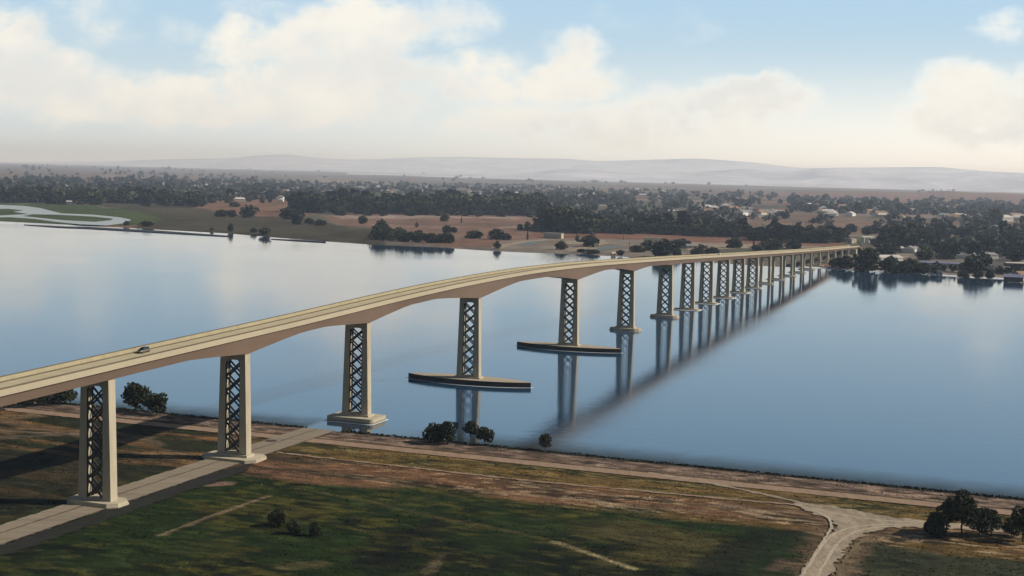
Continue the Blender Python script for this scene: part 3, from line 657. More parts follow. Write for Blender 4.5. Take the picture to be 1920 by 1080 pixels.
# ------------------------------------------------------------------ far bank
SH = [(-1600, 330), (-600, 404), (0, 414), (120, 420), (250, 427), (430, 437), (560, 448), (700, 458), (820, 463), (930, 470), (1020, 474), (1100, 477), (1200, 482), (1260, 486), (1400, 496), (1540, 503), (1700, 512), (1800, 519), (1920, 525), (2300, 547), (3200, 600)]
SH = [p for p in SH if p[0] > -700]
def far_color(V):
    x, y, w = PX(V)
    X, Y = V[:, 0], V[:, 1]
    # fields: warped cells
    wx = X + 260*(fbm(X*.0012, Y*.0012, 3, 3)-.5); wy = Y + 260*(fbm(X*.0012, Y*.0012, 3, 8)-.5)
    far = np.clip((w-1500)/9000, 0, 1); cell = 210 + 420*far
    cx = np.floor((wx*.94+wy*.34)/(260+360*np.round(far*2)/2)); cy = np.floor((-wx*.34+wy*.94)/(190+500*np.round(far*2)/2))
    h = _perm[(cx.astype(int)*7+13) & 255, (cy.astype(int)*11+5) & 255]; h2 = _perm[(cx.astype(int)*5+3) & 255, (cy.astype(int)*3+55) & 255]
    pal = np.array([[.17, .115, .085], [.15, .088, .062], [.135, .115, .092], [.085, .082, .058], [.22, .17, .13], [.12, .10, .08]])
    c = pal[(h*5.99).astype(int)]*(.85+.3*h2[:, None])
    n = fbm(X*.006, Y*.004, 4, 2); n2 = fbm(X*.02, Y*.012, 4, 6)
    def poly(pts, colr, k=1.0, soft=0):
        nonlocal c
        jx = x + (n2-.5)*26; jy = y + (n-.5)*8
        m = inpoly(jx, jy, pts); c = np.where(m[:, None], c*(1-k)+np.array(colr)*k*(.78+.44*n2[:, None]), c)
    poly([(-700, 300), (560, 318), (1040, 332), (1040, 345), (560, 335), (-700, 322)], [.12, .09, .075], .5)
    poly([(-700, 340), (330, 345), (560, 345), (1000, 345), (1010, 400), (560, 405), (340, 372), (340, 384), (0, 385), (-700, 380)], [.085, .078, .062], .6)
    poly([(-700, 376), (60, 382), (150, 385), (240, 393), (300, 404), (345, 416), (240, 425), (0, 415), (-700, 408)], [.050, .068, .027], .95)
    poly([(160, 384), (420, 385), (560, 405), (640, 425), (720, 440), (720, 466), (560, 450), (430, 440), (250, 430), (310, 412), (260, 396)], [.052, .046, .030], .9)
    poly([(335, 369), (560, 375), (600, 398), (575, 405), (470, 404), (400, 396), (335, 384)], [.17, .098, .066], .95)
    poly([(600, 403), (1015, 398), (1015, 432), (950, 447), (860, 440), (720, 432), (640, 424)], [.175, .108, .08], .95)
    poly([(620, 404), (1010, 408), (1010, 411), (640, 408)], [.27, .21, .17], .8); poly([(700, 421), (860, 424), (850, 427), (700, 424)], [.25, .18, .14], .6); poly([(930, 424), (1010, 423), (1010, 426), (930, 427)], [.26, .2, .16], .8)
    poly([(700, 418), (1000, 417), (870, 422), (760, 424)], [.095, .07, .05], .55)
    poly([(1010, 433), (1300, 437), (1580, 447), (1580, 463), (1300, 454), (1060, 445), (980, 447)], [.165, .088, .06], .95)
    poly([(935, 452), (1060, 446), (1280, 452), (1300, 468), (1290, 492), (1100, 480), (935, 472)], [.185, .155, .125], .85)
    poly([(1390, 405), (1640, 412), (1640, 440), (1560, 442), (1390, 424)], [.16, .105, .078], .75)
    poly([(1640, 440), (2300, 430), (2300, 560), (1920, 528), (1640, 510)], [.155, .13, .108], .8)
    poly([(1540, 496), (1600, 492), (1580, 504), (1540, 506)], [.19, .10, .07], .9)
    c = c*(.8+.4*n2[:, None])
    return np.clip(c, .01, 1)
def far_land():
    cols = np.unique(np.concatenate([np.linspace(-640, -20, 32), np.linspace(-20, 1940, 620), np.linspace(1940, 3100, 60)]))
    sx = np.array([p[0] for p in SH]); sy = np.array([p[1] for p in SH])
    d0 = []
    for x in cols:
        P = G(x, np.interp(x, sx, sy), 0.); d0.append(P[:2])
    d0 = np.array(d0); dist = np.hypot(d0[:, 0], d0[:, 1]); U = d0/dist[:, None]
    dist = dist*(1 + .004*(fbm(cols*.05, cols*0, 3, 2)-.5))
    rows = np.concatenate([[-14, 0, 6, 14], np.geomspace(24, 46000-1400, 210)])
    V = np.zeros((len(rows), len(cols), 3))
    for i, q in enumerate(rows):
        dd = np.minimum(dist+q, 46000); V[i, :, :2] = U*dd[:, None]; V[i, :, 2] = -1.2 if i == 0 else (.15 if i == 1 else 1.0 if i == 2 else 1.2)
    Vf = V.reshape(-1, 3); C = far_color(Vf)
    tag(npmesh('far_bank_land', Vf, gridfaces(len(rows), len(cols)), M['farland'], C, True), kind='structure')
    # pale beach line
    i0 = np.where((cols > 1500) & (cols < 2200))[0]; a = U[i0]*(dist[i0]-3)[:, None]; b_ = U[i0]*(dist[i0]+3)[:, None]; k = len(i0)
    V = np.concatenate([np.c_[a, np.full(k, .05)], np.c_[b_, np.full(k, .85)]]); i = np.arange(k-1)
    tag(npmesh('shore_sand', V, np.stack([i, i+1, i+k+1, i+k], -1), M['foam']), kind='structure')
far_land()
def sheet(name, px, m, z, kind='structure'):
    return plane_obj(name, [tuple(G(x, y, z)) for x, y in px], m, kind)
CREEK = [[(-90, 383), (0, 384), (45, 386), (75, 390), (115, 400), (175, 402.5), (225, 407.5), (246, 412), (236, 418), (200, 422.5), (150, 420.5), (178, 416), (207, 413), (213, 410), (175, 406), (110, 402.6), (55, 401.5), (25, 397), (45, 394), (15, 391.5), (-90, 392)],
         [(-90, 404), (0, 404), (30, 402.5), (52, 401.6), (60, 402.5), (42, 405), (120, 413), (178, 416), (150, 420.5), (110, 416.5), (60, 410), (20, 407.3), (-90, 408)]]
for c in CREEK: sheet('creek_water', c, M['creek'], 1.27)
for px in ([(45, 421.5), (130, 425.3), (160, 425.4), (300, 433), (430, 442.6), (428, 443.6), (300, 436.5), (160, 428.5), (110, 426.5)], [(508, 448.2), (560, 450.2), (611, 452.8), (611, 454.8), (560, 451.8)]):
    P = [G(x, y, .3) for x, y in px]; b = MB(); n = len(P)
    b.add([(p[0], p[1], -.5) for p in P]+[(p[0], p[1], .8) for p in P], [tuple(range(n-1, -1, -1)), tuple(range(n, 2*n))]+[(i, (i+1) % n, n+(i+1) % n, n+i) for i in range(n)])
    o = b.build('mud_spit', M['mud']); o['kind'] = 'structure'

# hills
def ridge(name, dist, front, back, crest, m, amp, freq, seed, z0=0.):
    cx = np.array([c[0] for c in crest], float); cy = np.array([c[1] for c in crest], float)
    xs = np.linspace(cx[0], cx[-1], 520); ys = np.interp(xs, cx, cy)
    kk = np.hanning(11); kk /= kk.sum(); ys = np.convolve(np.pad(ys, 5, 'edge'), kk, 'valid')
    rr = np.concatenate([np.linspace(-front, 0, 34), np.linspace(0, back, 8)[1:]])
    V = []
    for q in rr:
        dv = FW[None] + ((xs-960)/FPX)[:, None]*RT[None] - ((ys-540)/FPX)[:, None]*UP[None]
        hz = np.hypot(dv[:, 0], dv[:, 1]); zc = CAM_H + dv[:, 2]/hz*dist
        u = dv[:, :2]/hz[:, None]; k = 1-abs(q)/(front if q < 0 else back)
        P = u*(dist+q)
        nn = fbm(P[:, 0]*freq, P[:, 1]*freq, 5, seed)
        rid = 1-np.abs(2*fbm(P[:, 0]*freq*1.3, P[:, 1]*freq*.8, 4, seed+3)-1)
        prof = k**1.25
        z = np.maximum(zc, 4)*prof*(1 + (amp*(rid-.7)+amp*.6*(nn-.5))*(1-k)*1.6)
        V.append(np.c_[P, np.where(k <= 0, -3, z + z0)])
    V = np.array(V); 
    return tag(npmesh(name, V.reshape(-1, 3), gridfaces(len(rr), len(xs)), m, None, True), kind='structure')
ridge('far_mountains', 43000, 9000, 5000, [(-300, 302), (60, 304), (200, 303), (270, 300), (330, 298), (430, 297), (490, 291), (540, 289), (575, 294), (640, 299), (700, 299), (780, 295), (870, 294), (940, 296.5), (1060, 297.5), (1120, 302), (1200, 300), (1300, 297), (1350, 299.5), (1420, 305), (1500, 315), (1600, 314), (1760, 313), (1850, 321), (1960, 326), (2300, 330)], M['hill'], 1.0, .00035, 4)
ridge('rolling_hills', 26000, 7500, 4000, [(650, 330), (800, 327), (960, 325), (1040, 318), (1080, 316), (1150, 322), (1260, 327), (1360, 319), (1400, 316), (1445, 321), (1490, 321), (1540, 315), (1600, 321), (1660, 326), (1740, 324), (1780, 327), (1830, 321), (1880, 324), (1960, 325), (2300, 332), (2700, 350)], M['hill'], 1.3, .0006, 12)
ridge('brown_rise', 9800, 2600, 1500, [(1340, 369), (1420, 363), (1480, 360), (1560, 358.5), (1640, 358.5), (1720, 361), (1780, 358), (1830, 362), (1880, 362), (1940, 367), (2100, 374), (2400, 384)], M['hillnear'], .8, .0016, 22)

# ------------------------------------------------------------------ trees
def tree_arrays(seed, h, w, nleaf, leaf, base=.18, lobes=9, kind='round'):
    r = np.random.default_rng(seed)
    if kind == 'cypress':
        z = r.random(nleaf)**.8*h*.93 + h*.05; rad = w/2*np.clip(1.02-z/h, .03, 1)**.75*(.6+.4*np.sqrt(r.random(nleaf))); a = r.random(nleaf)*2*math.pi
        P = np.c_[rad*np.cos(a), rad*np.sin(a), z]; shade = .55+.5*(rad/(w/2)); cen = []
    else:
        cen = []
        for i in range(lobes):
            zz = base*h + (h*(1-base))*((.22 if base > .06 else .12)+.62*(i+.5)/lobes + r.uniform(-.08, .08)); k = 1-abs((zz/h-.55)/.62)**2*.75
            a = i*2.4 + r.uniform(-.5, .5); rr = w*.30*k*r.uniform(.55, 1.1)
            cen.append((rr*math.cos(a), rr*math.sin(a), zz, w*r.uniform(.19, .29)))
        cen.append((r.uniform(-.06, .06)*w, r.uniform(-.06, .06)*w, h*.83, w*.23)); cen = np.array(cen)
        li = r.integers(0, len(cen), nleaf); d = r.normal(size=(nleaf, 3)); d /= np.linalg.norm(d, axis=1)[:, None]
        q = .55+.5*np.sqrt(r.random(nleaf)); vert = .85
        P = cen[li, :3] + d*(cen[li, 3]*q)[:, None]*np.array([1, 1, vert])
        P[:, 2] = np.where(P[:, 2] < base*h*.85, base*h*.85 + r.random(nleaf)*.06*h, P[:, 2])
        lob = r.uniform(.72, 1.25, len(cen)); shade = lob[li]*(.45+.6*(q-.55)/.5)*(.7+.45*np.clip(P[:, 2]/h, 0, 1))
    # leaf clumps: tilted quads
    nrm = r.normal(size=(nleaf, 3)); nrm[:, 2] += .5; nrm /= np.linalg.norm(nrm, axis=1)[:, None]
    a = np.cross(nrm, r.normal(size=(nleaf, 3))); a /= np.linalg.norm(a, axis=1)[:, None]; b = np.cross(nrm, a)
    s = leaf*(.55+.9*r.random(nleaf)); a *= s[:, None]*.5; b *= s[:, None]*.5*r.uniform(.6, 1.1, nleaf)[:, None]
    V = np.stack([P-a*1.0-b*.35, P+a*.25-b, P+a*1.05+b*.3, P-a*.3+b*1.0], 1).reshape(-1, 3)
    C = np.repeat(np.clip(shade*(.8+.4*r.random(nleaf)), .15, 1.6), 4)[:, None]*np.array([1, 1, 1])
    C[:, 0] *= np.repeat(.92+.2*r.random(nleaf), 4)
    return V, np.arange(4*nleaf).reshape(-1, 4), C, cen
def trunk_mb(seed, h, w, cen, base):
    r = random.Random(seed); b = MB(); r0 = max(.12, h*.022); top = h*(base+.22); pts = [Vector((0, 0, -.4))]
    for i in range(1, 5): pts.append(Vector((r.uniform(-.02, .02)*h, r.uniform(-.02, .02)*h, top*i/4)))
    for i in range(4): b.tube(pts[i], pts[i+1], r0*(1.25-.2*i), r0*(1.05-.2*i), 7)
    for c in list(cen)[:7]:
        k = r.uniform(.45, .95); p = pts[0].lerp(pts[4], k); m = p.lerp(Vector(c[:3]), .55)+Vector((0, 0, h*.03))
        b.tube(p, m, r0*.45, r0*.3, 5); b.tube(m, Vector(c[:3]), r0*.3, r0*.1, 5)
    return b
def make_tree(name, loc, h, w, label, cat='tree', group=None, seed=1, nleaf=1500, leaf=.5, base=.2, lobes=9, m=None, rz=0.):
    t = empty(name, loc, rz); tag(t, label, cat, group)
    V, F, C, cen = tree_arrays(seed, h, w, nleaf, leaf, base, lobes)
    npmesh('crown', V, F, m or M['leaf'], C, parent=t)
    trunk_mb(seed, h, w, cen, base).build('trunk', M['bark'], t, True)
    return t
def hpx(px, y, z=1.): P = G(px, y, z); return np.hypot(P[0], P[1])/FPX       # metres per photo pixel there
def near_tree(px, py, hp, wp, label, group=None, seed=1, nleaf=1700, base=.2, lobes=9, name='tree', cat='tree', lf=.085, z=.85, m=None):
    s = hpx(px, py); h = hp*s*1.02; w = wp*s*1.04
    return make_tree(name, G(px, py, z), h, w, label, cat, group, seed, nleaf, max(.3, lf*w), base, lobes, m)
RIV = 'bushy trees at the edge of the near bank'
near_tree(814, 829, 34, 42, 'low spreading tree at the waterline, leftmost of the bank trees below the second fender', RIV, 21, 1700, .06, 9)
near_tree(838, 832, 42, 40, 'taller tree on the bank touching the low spreading tree at its left', RIV, 22, 2000, .1, 9)
near_tree(882, 827, 36, 32, 'round crowned tree on a short bare trunk at the water edge', RIV, 23, 1500, .3, 8)
near_tree(908, 833, 31, 36, 'squat bushy tree just right of the round crowned one by the water', RIV, 24, 1500, .12, 8)
near_tree(1022, 842, 28, 29, 'small lone round tree on the bank, apart from the others', RIV, 25, 1200, .16, 8)
near_tree(254, 772, 50, 50, 'large dark tree right of the leftmost full pier, by the shore', RIV, 26, 2200, .12, 11)
near_tree(293, 778, 36, 46, 'smaller dark tree at the right foot of the large one by the shore', RIV, 27, 1700, .08, 9)
near_tree(118, 757, 26, 44, 'dark tree under the deck, rightmost of the row left of the pier', RIV, 28, 1400, .2, 9)
near_tree(82, 760, 26, 40, 'dark tree with bare trunk in the middle of the row under the deck', RIV, 29, 1300, .3, 9)
near_tree(46, 764, 24, 40, 'dark tree under the deck near the left edge', RIV, 30, 1200, .3, 9)
near_tree(8, 768, 30, 40, 'partly hidden dark tree under the deck at the left picture edge', RIV, 31, 1200, .25, 9)
GRV = 'trees beside the gravel road'
near_tree(1803, 1006, 80, 58, 'tallest tree with two-part crown and clear trunk beside the gravel road', GRV, 41, 3400, .22, 12, lf=.07)
near_tree(1774, 998, 60, 36, 'narrow upright tree against the left of the tallest one by the gravel road', GRV, 42, 1500, .2, 8)
near_tree(1752, 1004, 40, 46, 'low bushy tree at the end of the gravel, left of the tall pair', GRV, 43, 1900, .05, 9)
near_tree(1836, 1004, 48, 46, 'mid height tree right of the tallest tree by the gravel road', GRV, 44, 1900, .15, 9)
near_tree(1859, 1003, 46, 36, 'rightmost tree of the clump by the gravel road, slimmer than its neighbour', GRV, 45, 1500, .18, 8)
near_tree(1896, 1006, 34, 34, 'low tree across a gap right of the gravel road clump', GRV, 46, 1500, .06, 8)
near_tree(1918, 1016, 62, 40, 'tall tree cut by the right picture edge', GRV, 47, 2200, .15, 10)
MED = 'shrubs standing alone in the meadow'
near_tree(521, 985, 30, 36, 'largest dark shrub in the green meadow, leftmost of three', MED, 51, 1500, .05, 8, 'shrub', 'shrub')
near_tree(551, 1000, 26, 30, 'middle dark shrub of the three in the green meadow', MED, 52, 1200, .05, 8, 'shrub', 'shrub')
near_tree(592, 1004, 26, 28, 'right hand dark shrub of the three in the green meadow', MED, 53, 1200, .05, 8, 'shrub', 'shrub')

# ---- far bank trees: shared meshes, one object per tree
VAR = []
for i in range(9):
    V, F, C, cen = tree_arrays(100+i, 10, [9.5, 8, 11, 10, 12, 8.5, 9, 10.5, 13][i], 900, 1.25, [.02, .04, .0, .05, .01, .06, .0, .03, .0][i], 9+i % 3)
    tb = trunk_mb(200+i, 10, 9, cen, .12); tv = np.array(tb.v); tf = [f for f in tb.f]
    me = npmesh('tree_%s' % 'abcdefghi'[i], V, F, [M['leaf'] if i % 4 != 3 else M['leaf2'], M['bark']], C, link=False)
    # weld the trunk in as a second material
    import bmesh
    bm = bmesh.new(); bm.from_mesh(me); cl = bm.verts.layers.float_color.get('Col'); vs = [bm.verts.new(p) for p in tb.v]
    for v in vs: v[cl] = (1, 1, 1, 1)
    for f in tf:
        try: k = bm.faces.new([vs[j] for j in f]); k.material_index = 1
        except ValueError: pass
    bm.to_mesh(me); bm.free(); VAR.append(me)
CYP = []
for i in range(2):
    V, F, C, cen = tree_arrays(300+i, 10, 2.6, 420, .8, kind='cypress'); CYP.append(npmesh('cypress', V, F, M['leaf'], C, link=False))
NT = [0]
def far_tree(px, py, hp, wp=None, label='', group=None, cyp=False, name=None, z=1.1, cat=None, shift=0.):
    P = G(px, py, z); s = np.hypot(P[0], P[1])/FPX; k = NT[0]; NT[0] += 1
    me = CYP[k % 2] if cyp else VAR[random.randrange(9)]
    o = bpy.data.objects.new(name or ('cypress' if cyp else 'tree'), me); COL.objects.link(o)
    h = hp*s/10; w = (wp or hp*1.0)*s/10
    P[2] -= .5*h; o.location = tuple(P); o.scale = ((h, h, h) if cyp and not wp else (w/1.0, w/1.0, h)); o.rotation_euler = (0, 0, random.uniform(0, 6.28))
    tag(o, label, cat or ('cypress' if cyp else 'tree'), group); return o
def belt(x0, y0, x1, y1, n, h, label, group, jy=2.5, jx=.6, hv=.22, wr=1.0):
    for i in range(n):
        f = (i+.5)/n; x = x0+(x1-x0)*f + random.uniform(-jx, jx)*(x1-x0)/n; y = y0+(y1-y0)*f + random.uniform(-jy, jy)
        hh = (h[0]+(h[1]-h[0])*f)*random.uniform(1-hv, 1+hv*.6); far_tree(x, y, hh, hh*wr*random.uniform(1.15, 1.6), label, group)
LW = 'trees of the suburb edge behind the green marsh'
belt(-20, 378, 380, 386, 34, (27, 25), 'dark leafy tree along the suburb edge behind the green marsh', LW, 3)
belt(560, 398, 850, 402, 26, (36, 36), 'tall dark tree in the left half of the long belt behind the brown field', 'trees of the long belt behind the brown field, left half', 2)
belt(850, 401, 1012, 405, 17, (36, 36), 'tall dark tree in the right half of the long belt behind the brown field', 'trees of the long belt behind the brown field, right half', 2)
belt(620, 404, 1000, 408, 9, (15, 15), 'low lighter tree fringing the foot of the long belt', 'low trees at the foot of the long belt', 1)
belt(1022, 432, 1098, 436, 10, (46, 42), 'huge dark tree of the dense clump at the right end of the brown field', 'trees of the dense clump by the brown field', 2.5, wr=.95)
belt(1100, 436, 1292, 441, 16, (28, 19), 'dark tree in the hedge running right from the dense clump', 'trees of the hedge right of the dense clump', 1)
belt(1165, 419, 1275, 424, 10, (24, 20), 'dark tree on the second hedge behind the first', 'trees of the second hedge', 1.5)
belt(1100, 412, 1170, 416, 5, (14, 14), 'dark tree on the second hedge behind the first', 'trees of the second hedge', 1.5)
belt(1296, 442, 1405, 446, 11, (21, 21), 'dark tree in the row above the middle of the bridge deck', 'trees of the row above the deck', 1)
belt(1300, 426, 1400, 431, 8, (22, 18), 'dark tree of the ridge clump behind the row above the deck', 'trees of the clump behind that row', 2)
belt(1408, 450, 1565, 456, 17, (24, 30), 'dark tree in the long dark row behind the far end of the bridge', 'trees of the row behind the far bridge end', 1.5)
belt(1290, 478, 1350, 475, 6, (12, 12), 'low bush behind the deck near the small dark car', 'bushes behind the deck', 1)
belt(700, 449, 850, 457, 13, (21, 21), 'bushy tree in the thicket on the far shore below the brown field', 'trees of the far shore thicket', 3)
belt(1660, 507, 1765, 514, 10, (26, 16), 'dark bush in the dense mass at the right shoreline', 'bushes of the dense mass at the right shore', 1.5)
belt(1797, 520, 1868, 522, 6, (15, 12), 'low dark bush in the shoreline row left of the blue roofed shed', 'bushes of the row by the blue roofed shed', 1)
belt(1372, 436, 1640, 440, 10, (12, 22), 'tree scattered in front of the right hand fields', 'trees before the right hand fields', 4)
for (x, y, h, w, lab) in [
    (237, 423, 9, 10, 'small bush on the creek mouth spit'), (274, 424, 10, 23, 'wide low bush at the water edge right of the creek mouth'), (397, 432, 5, 6, 'tiny bush on the muddy shore below the brown fields'),
    (432, 434, 16, 13, 'small upright tree at the water mirrored below, left shore'), (476, 436, 9, 13, 'low shore bush right of the small mirrored tree'), (465, 408, 24, 27, 'rounded dark tree right end of the clump in the left brown field'),
    (415, 406, 13, 22, 'low tree left in the clump of the left brown field'), (434, 407, 14, 22, 'low tree beside the rounded dark one in the left brown field'), (440, 388, 10, 19, 'small wide tree higher up in the left brown field'),
    (398, 381, 11, 11, 'small tree leftmost in the upper brown field'), (426, 381, 12, 11, 'small tree in the upper brown field, second from its left edge'), (467, 378, 9, 9, 'tiny tree in the middle of the upper brown field'),
    (492, 381, 10, 10, 'tiny tree right in the upper brown field'), (506, 380, 10, 9, 'tiny rightmost tree in the upper brown field'), (497, 440, 14, 22, 'shore tree with a dark reflection near the left mud spit'),
    (538, 411, 23, 30, 'large rounded tree left of a pair on the dark marsh'), (557, 421, 28, 26, 'large tree in front right of the rounded one on the dark marsh'), (580, 421, 13, 18, 'low bush trailing right of the marsh pair'), (600, 423, 12, 20, 'last low bush trailing right of the marsh pair'),
    (680, 420, 17, 17, 'lone round tree on the left of the large brown field'), (833, 415, 15, 13, 'lone slim tree in the middle of the large brown field'), (781, 426, 9, 6, 'spindly small tree before the large brown field'),
    (714, 443, 31, 25, 'tall rounded tree over the far shore thicket'), (838, 438, 17, 20, 'medium tree above the right end of the thicket'), (850, 436, 11, 18, 'low tree right of the medium tree above the thicket'),
    (890, 447, 15, 30, 'broad bush right of the thicket, left of a pair'), (930, 449, 20, 30, 'broad tree right of the thicket, middle of three'), (950, 450, 13, 20, 'low bush at the right of the three beyond the thicket'), (932, 466, 15, 13, 'small round tree right at the shore by the start of the pale road'),
    (975, 432, 13, 14, 'left tree of three by the brown field'), (989, 433, 18, 14, 'pointed middle tree of three by the brown field'), (1002, 432, 13, 13, 'right tree of three by the brown field'),
    (1052, 468, 17, 22, 'triangular dark tree by the marina pools mirrored in the river'), (1082, 453, 13, 7, 'slim tree behind the marina pools'), (1093, 454, 7, 14, 'low bush beside the slim tree behind the marina pools'), (1106, 463, 24, 33, 'big round tree behind the right marina pool'),
    (1090, 473, 7, 20, 'low bush left on the river edge below the right pool'), (1112, 475, 8, 26, 'low bush middle on the river edge below the right pool'), (1163, 479, 11, 15, 'round bush beside the small tent-roofed hut'),
    (1196, 473, 14, 30, 'spreading tree left of the flat roofed shed'), (1214, 470, 20, 24, 'tree in front of the flat roofed shed'), (1242, 482, 36, 44, 'massive dark tree in front of the deck, right of the flat roofed shed'), (1268, 480, 18, 22, 'lower tree leaning on the massive dark one'), (1275, 464, 17, 40, 'broad tree behind the massive dark one'),
    (1310, 466, 9, 30, 'low scrub behind the deck left of a flat roof'), (1377, 465, 20, 36, 'rounded tree behind the deck in the middle'), (1447, 468, 20, 46, 'wide rounded tree behind the deck, right of the cypress'), (1487, 467, 20, 34, 'rounded tree behind the deck before the far row'), (1420, 470, 12, 22, 'small tree behind the deck below the cypress'),
    (1566, 501, 18, 24, 'tree at the far bridge end, left of the larger one'), (1586, 503, 24, 36, 'large tree before the far abutment'), (1626, 506, 42, 44, 'largest dark tree on the right shore with a deep reflection'), (1661, 484, 30, 34, 'tree right of the approach road'), (1658, 470, 24, 24, 'tree behind the approach road bend'),
    (1700, 470, 42, 38, 'tall tree over the roofs right of the canopy'), (1735, 488, 24, 30, 'dark tree above the long blue-grey roof'), (1777, 486, 34, 36, 'dark tree above the right end of the long blue-grey roof'), (1826, 512, 36, 30, 'left tree of the tall shoreline pair'), (1845, 508, 34, 30, 'right tree of the tall shoreline pair'),
    (1866, 484, 18, 22, 'round bush alone on the pale yard'), (1893, 462, 28, 30, 'round tree touching the tall cypress'), (1868, 424, 34, 24, 'tall solitary tree standing above the right suburb'), (1905, 490, 24, 40, 'broad tree at the right edge behind the white roof')]:
    far_tree(x, y, h, w*1.12, lab)
far_tree(1876, 462, 42, None, 'tall dark cypress spire in the right suburb', cyp=True); far_tree(989, 449, 17, None, 'small dark cypress on the brown field edge', cyp=True)
far_tree(865, 418, 12, None, 'thin lone cypress in the large brown field', cyp=True); far_tree(1413, 464, 16, None, 'little cypress behind the deck', cyp=True)
for i in range(26):
    x = random.uniform(1655, 1915); y = random.uniform(440, 482)
    if (1772 < x < 1825 and y > 452) or x < 1668: continue
    hh = random.uniform(18, 30); far_tree(x, y, hh, hh*random.uniform(.9, 1.25), 'leafy dark tree among the roofs of the right bank', 'trees among the roofs of the right bank')
for i in range(8):
    x = 1660+i*7+random.uniform(-3, 3); y = random.uniform(446, 468); hh = random.uniform(26, 38); far_tree(x, y, hh, hh*.95, 'tall dark tree in the grove right of the white canopy', 'trees of the grove by the canopy')
for i in range(6):
    far_tree(1540+i*7, 453+random.uniform(-2, 4), random.uniform(22, 30), None, 'dark tree in the grove left of the beige gatehouse', 'trees of the grove by the gatehouse')

# ---- everything beyond: one mass of distant woods
def woods(name, regions, seed, nl=26):
    r = np.random.default_rng(seed); T = []
    for k in range(5):
        V, F, C, _ = tree_arrays(400+k, 10, 10.5, nl, 4.6, .05, 7); T.append((V, C))
    Vs, Cs = [], []
    for (poly, n, hr, dens) in regions:
        xs = [p[0] for p in poly]; ys = [p[1] for p in poly]; X = r.uniform(min(xs), max(xs), n*3); Y = r.uniform(min(ys), max(ys), n*3)
        ok = inpoly(X, Y, poly) & (Y > HOR(X)+6); X, Y = X[ok][:n], Y[ok][:n]
        dz = fbm(X*.03, Y*.16, 3, seed); keep = r.random(len(X)) < sstep(.5-dens*.35, .62-dens*.3, dz); X, Y = X[keep], Y[keep]
        for x, y in zip(X, Y):
            P = G(x, y, 1.0); s = np.hypot(P[0], P[1])/FPX; h = max(r.uniform(*hr), 0)*(1 if r.random() > .12 else 1.5); V, C = T[r.integers(0, 5)]
            a = r.uniform(0, 6.28); ca, sa = math.cos(a), math.sin(a); k = h/10; w = k*r.uniform(.9, 1.6)
            Q = np.stack([(V[:, 0]*ca-V[:, 1]*sa)*w+P[0], (V[:, 0]*sa+V[:, 1]*ca)*w+P[1], V[:, 2]*k+1.0], -1); Vs.append(Q); Cs.append(C*r.uniform(.55, 1.75))
    V = np.concatenate(Vs); return tag(npmesh(name, V, np.arange(len(V)).reshape(-1, 4), M['wood'], np.concatenate(Cs)), kind='stuff')
woods('distant_woods', [
    ([(-250, 338), (200, 336), (580, 340), (580, 372), (350, 382), (-250, 380)], 2100, (11, 19), .8),
    ([(-250, 322), (200, 325), (580, 332), (580, 342), (-250, 340)], 330, (12, 20), .35),
    ([(560, 340), (1060, 349), (1060, 392), (560, 396)], 1350, (10, 17), .65),
    ([(1040, 354), (1500, 362), (1500, 384), (1040, 384)], 520, (11, 19), .42),
    ([(1010, 378), (1400, 384), (1400, 414), (1010, 408)], 400, (9, 15), .45),
    ([(1290, 395), (1560, 398), (1560, 422), (1290, 416)], 110, (8, 14), .3),
    ([(1480, 372), (2200, 385), (2200, 412), (1480, 400)], 1050, (11, 20), .75),
    ([(1640, 408), (2200, 415), (2200, 445), (1640, 440)], 330, (9, 16), .6),
    ([(-250, 304), (500, 318), (1400, 342), (1400, 352), (500, 332), (-250, 316)], 260, (18, 34), .2),
    ([(-30, 372), (380, 378), (380, 384), (-30, 378)], 260, (14, 22), 1.2), ([(565, 392), (1010, 394), (1010, 401), (565, 398)], 420, (20, 30), 1.4), ([(1020, 426), (1290, 432), (1290, 438), (1020, 433)], 130, (13, 22), 1.2),
    ([(1410, 446), (1570, 450), (1570, 455), (1410, 452)], 90, (12, 18), 1.3), ([(1650, 442), (2150, 436), (2150, 500), (1860, 484), (1650, 474)], 560, (8, 15), .75), ([(1680, 498), (1925, 512), (1925, 519), (1800, 513), (1690, 506)], 60, (4, 8), .45), ([(1290, 436), (1410, 440), (1410, 445), (1290, 442)], 70, (11, 16), 1.2),
    ([(1720, 356), (1790, 356), (1790, 368), (1720, 370)], 40, (14, 22), 1.0)], 61)

# ------------------------------------------------------------------ buildings
def building(name, px, py, w, d, h, label, cat, rz=0., wall='tan', roof='roofgrey', pitch=.0, windows=0, door=True, over=.4, group=None, z=1.1, sides=True):
    P = G(px, py, z); t = empty(name, P, rz); tag(t, label, cat, group)
    b = MB(); b.box((0, 0, h/2-.2), (w, d, h+.4)); wl = b.build('wall', M[wall], t)
    b = MB(); x, y = w/2+over, d/2+over
    if pitch > 0:
        e = h+pitch; b.add([(-x, -y, h+.02), (x, -y, h+.02), (x, y, h+.02), (-x, y, h+.02), (-x, 0, e), (x, 0, e)], [(0, 1, 5, 4), (2, 3, 4, 5), (0, 4, 3), (1, 2, 5), (3, 2, 1, 0)])
    else: b.box((0, 0, h+.22), (2*x, 2*y, .4))
    b.build('roof', M[roof], t)
    if door: q = MB(); q.box((w*.22, -d/2-.03, 1.2), (1.6, .1, 2.4)); q.build('door', M['darkwall'], t)
    for i in range(windows):
        q = MB(); q.box((-w/2+w*(i+.7)/(windows+.4), -d/2-.03, h*.58), (min(2.2, w/(windows+1)*.6), .1, 1.3)); q.build('window', M['glassdark'], t)
    return t
building('barn', 1038, 447, 26, 16, 7.5, 'dark fronted flat barn with pale end wall beside the brown field', 'barn', -.25, 'tan', 'roofgrey', 0, 0)
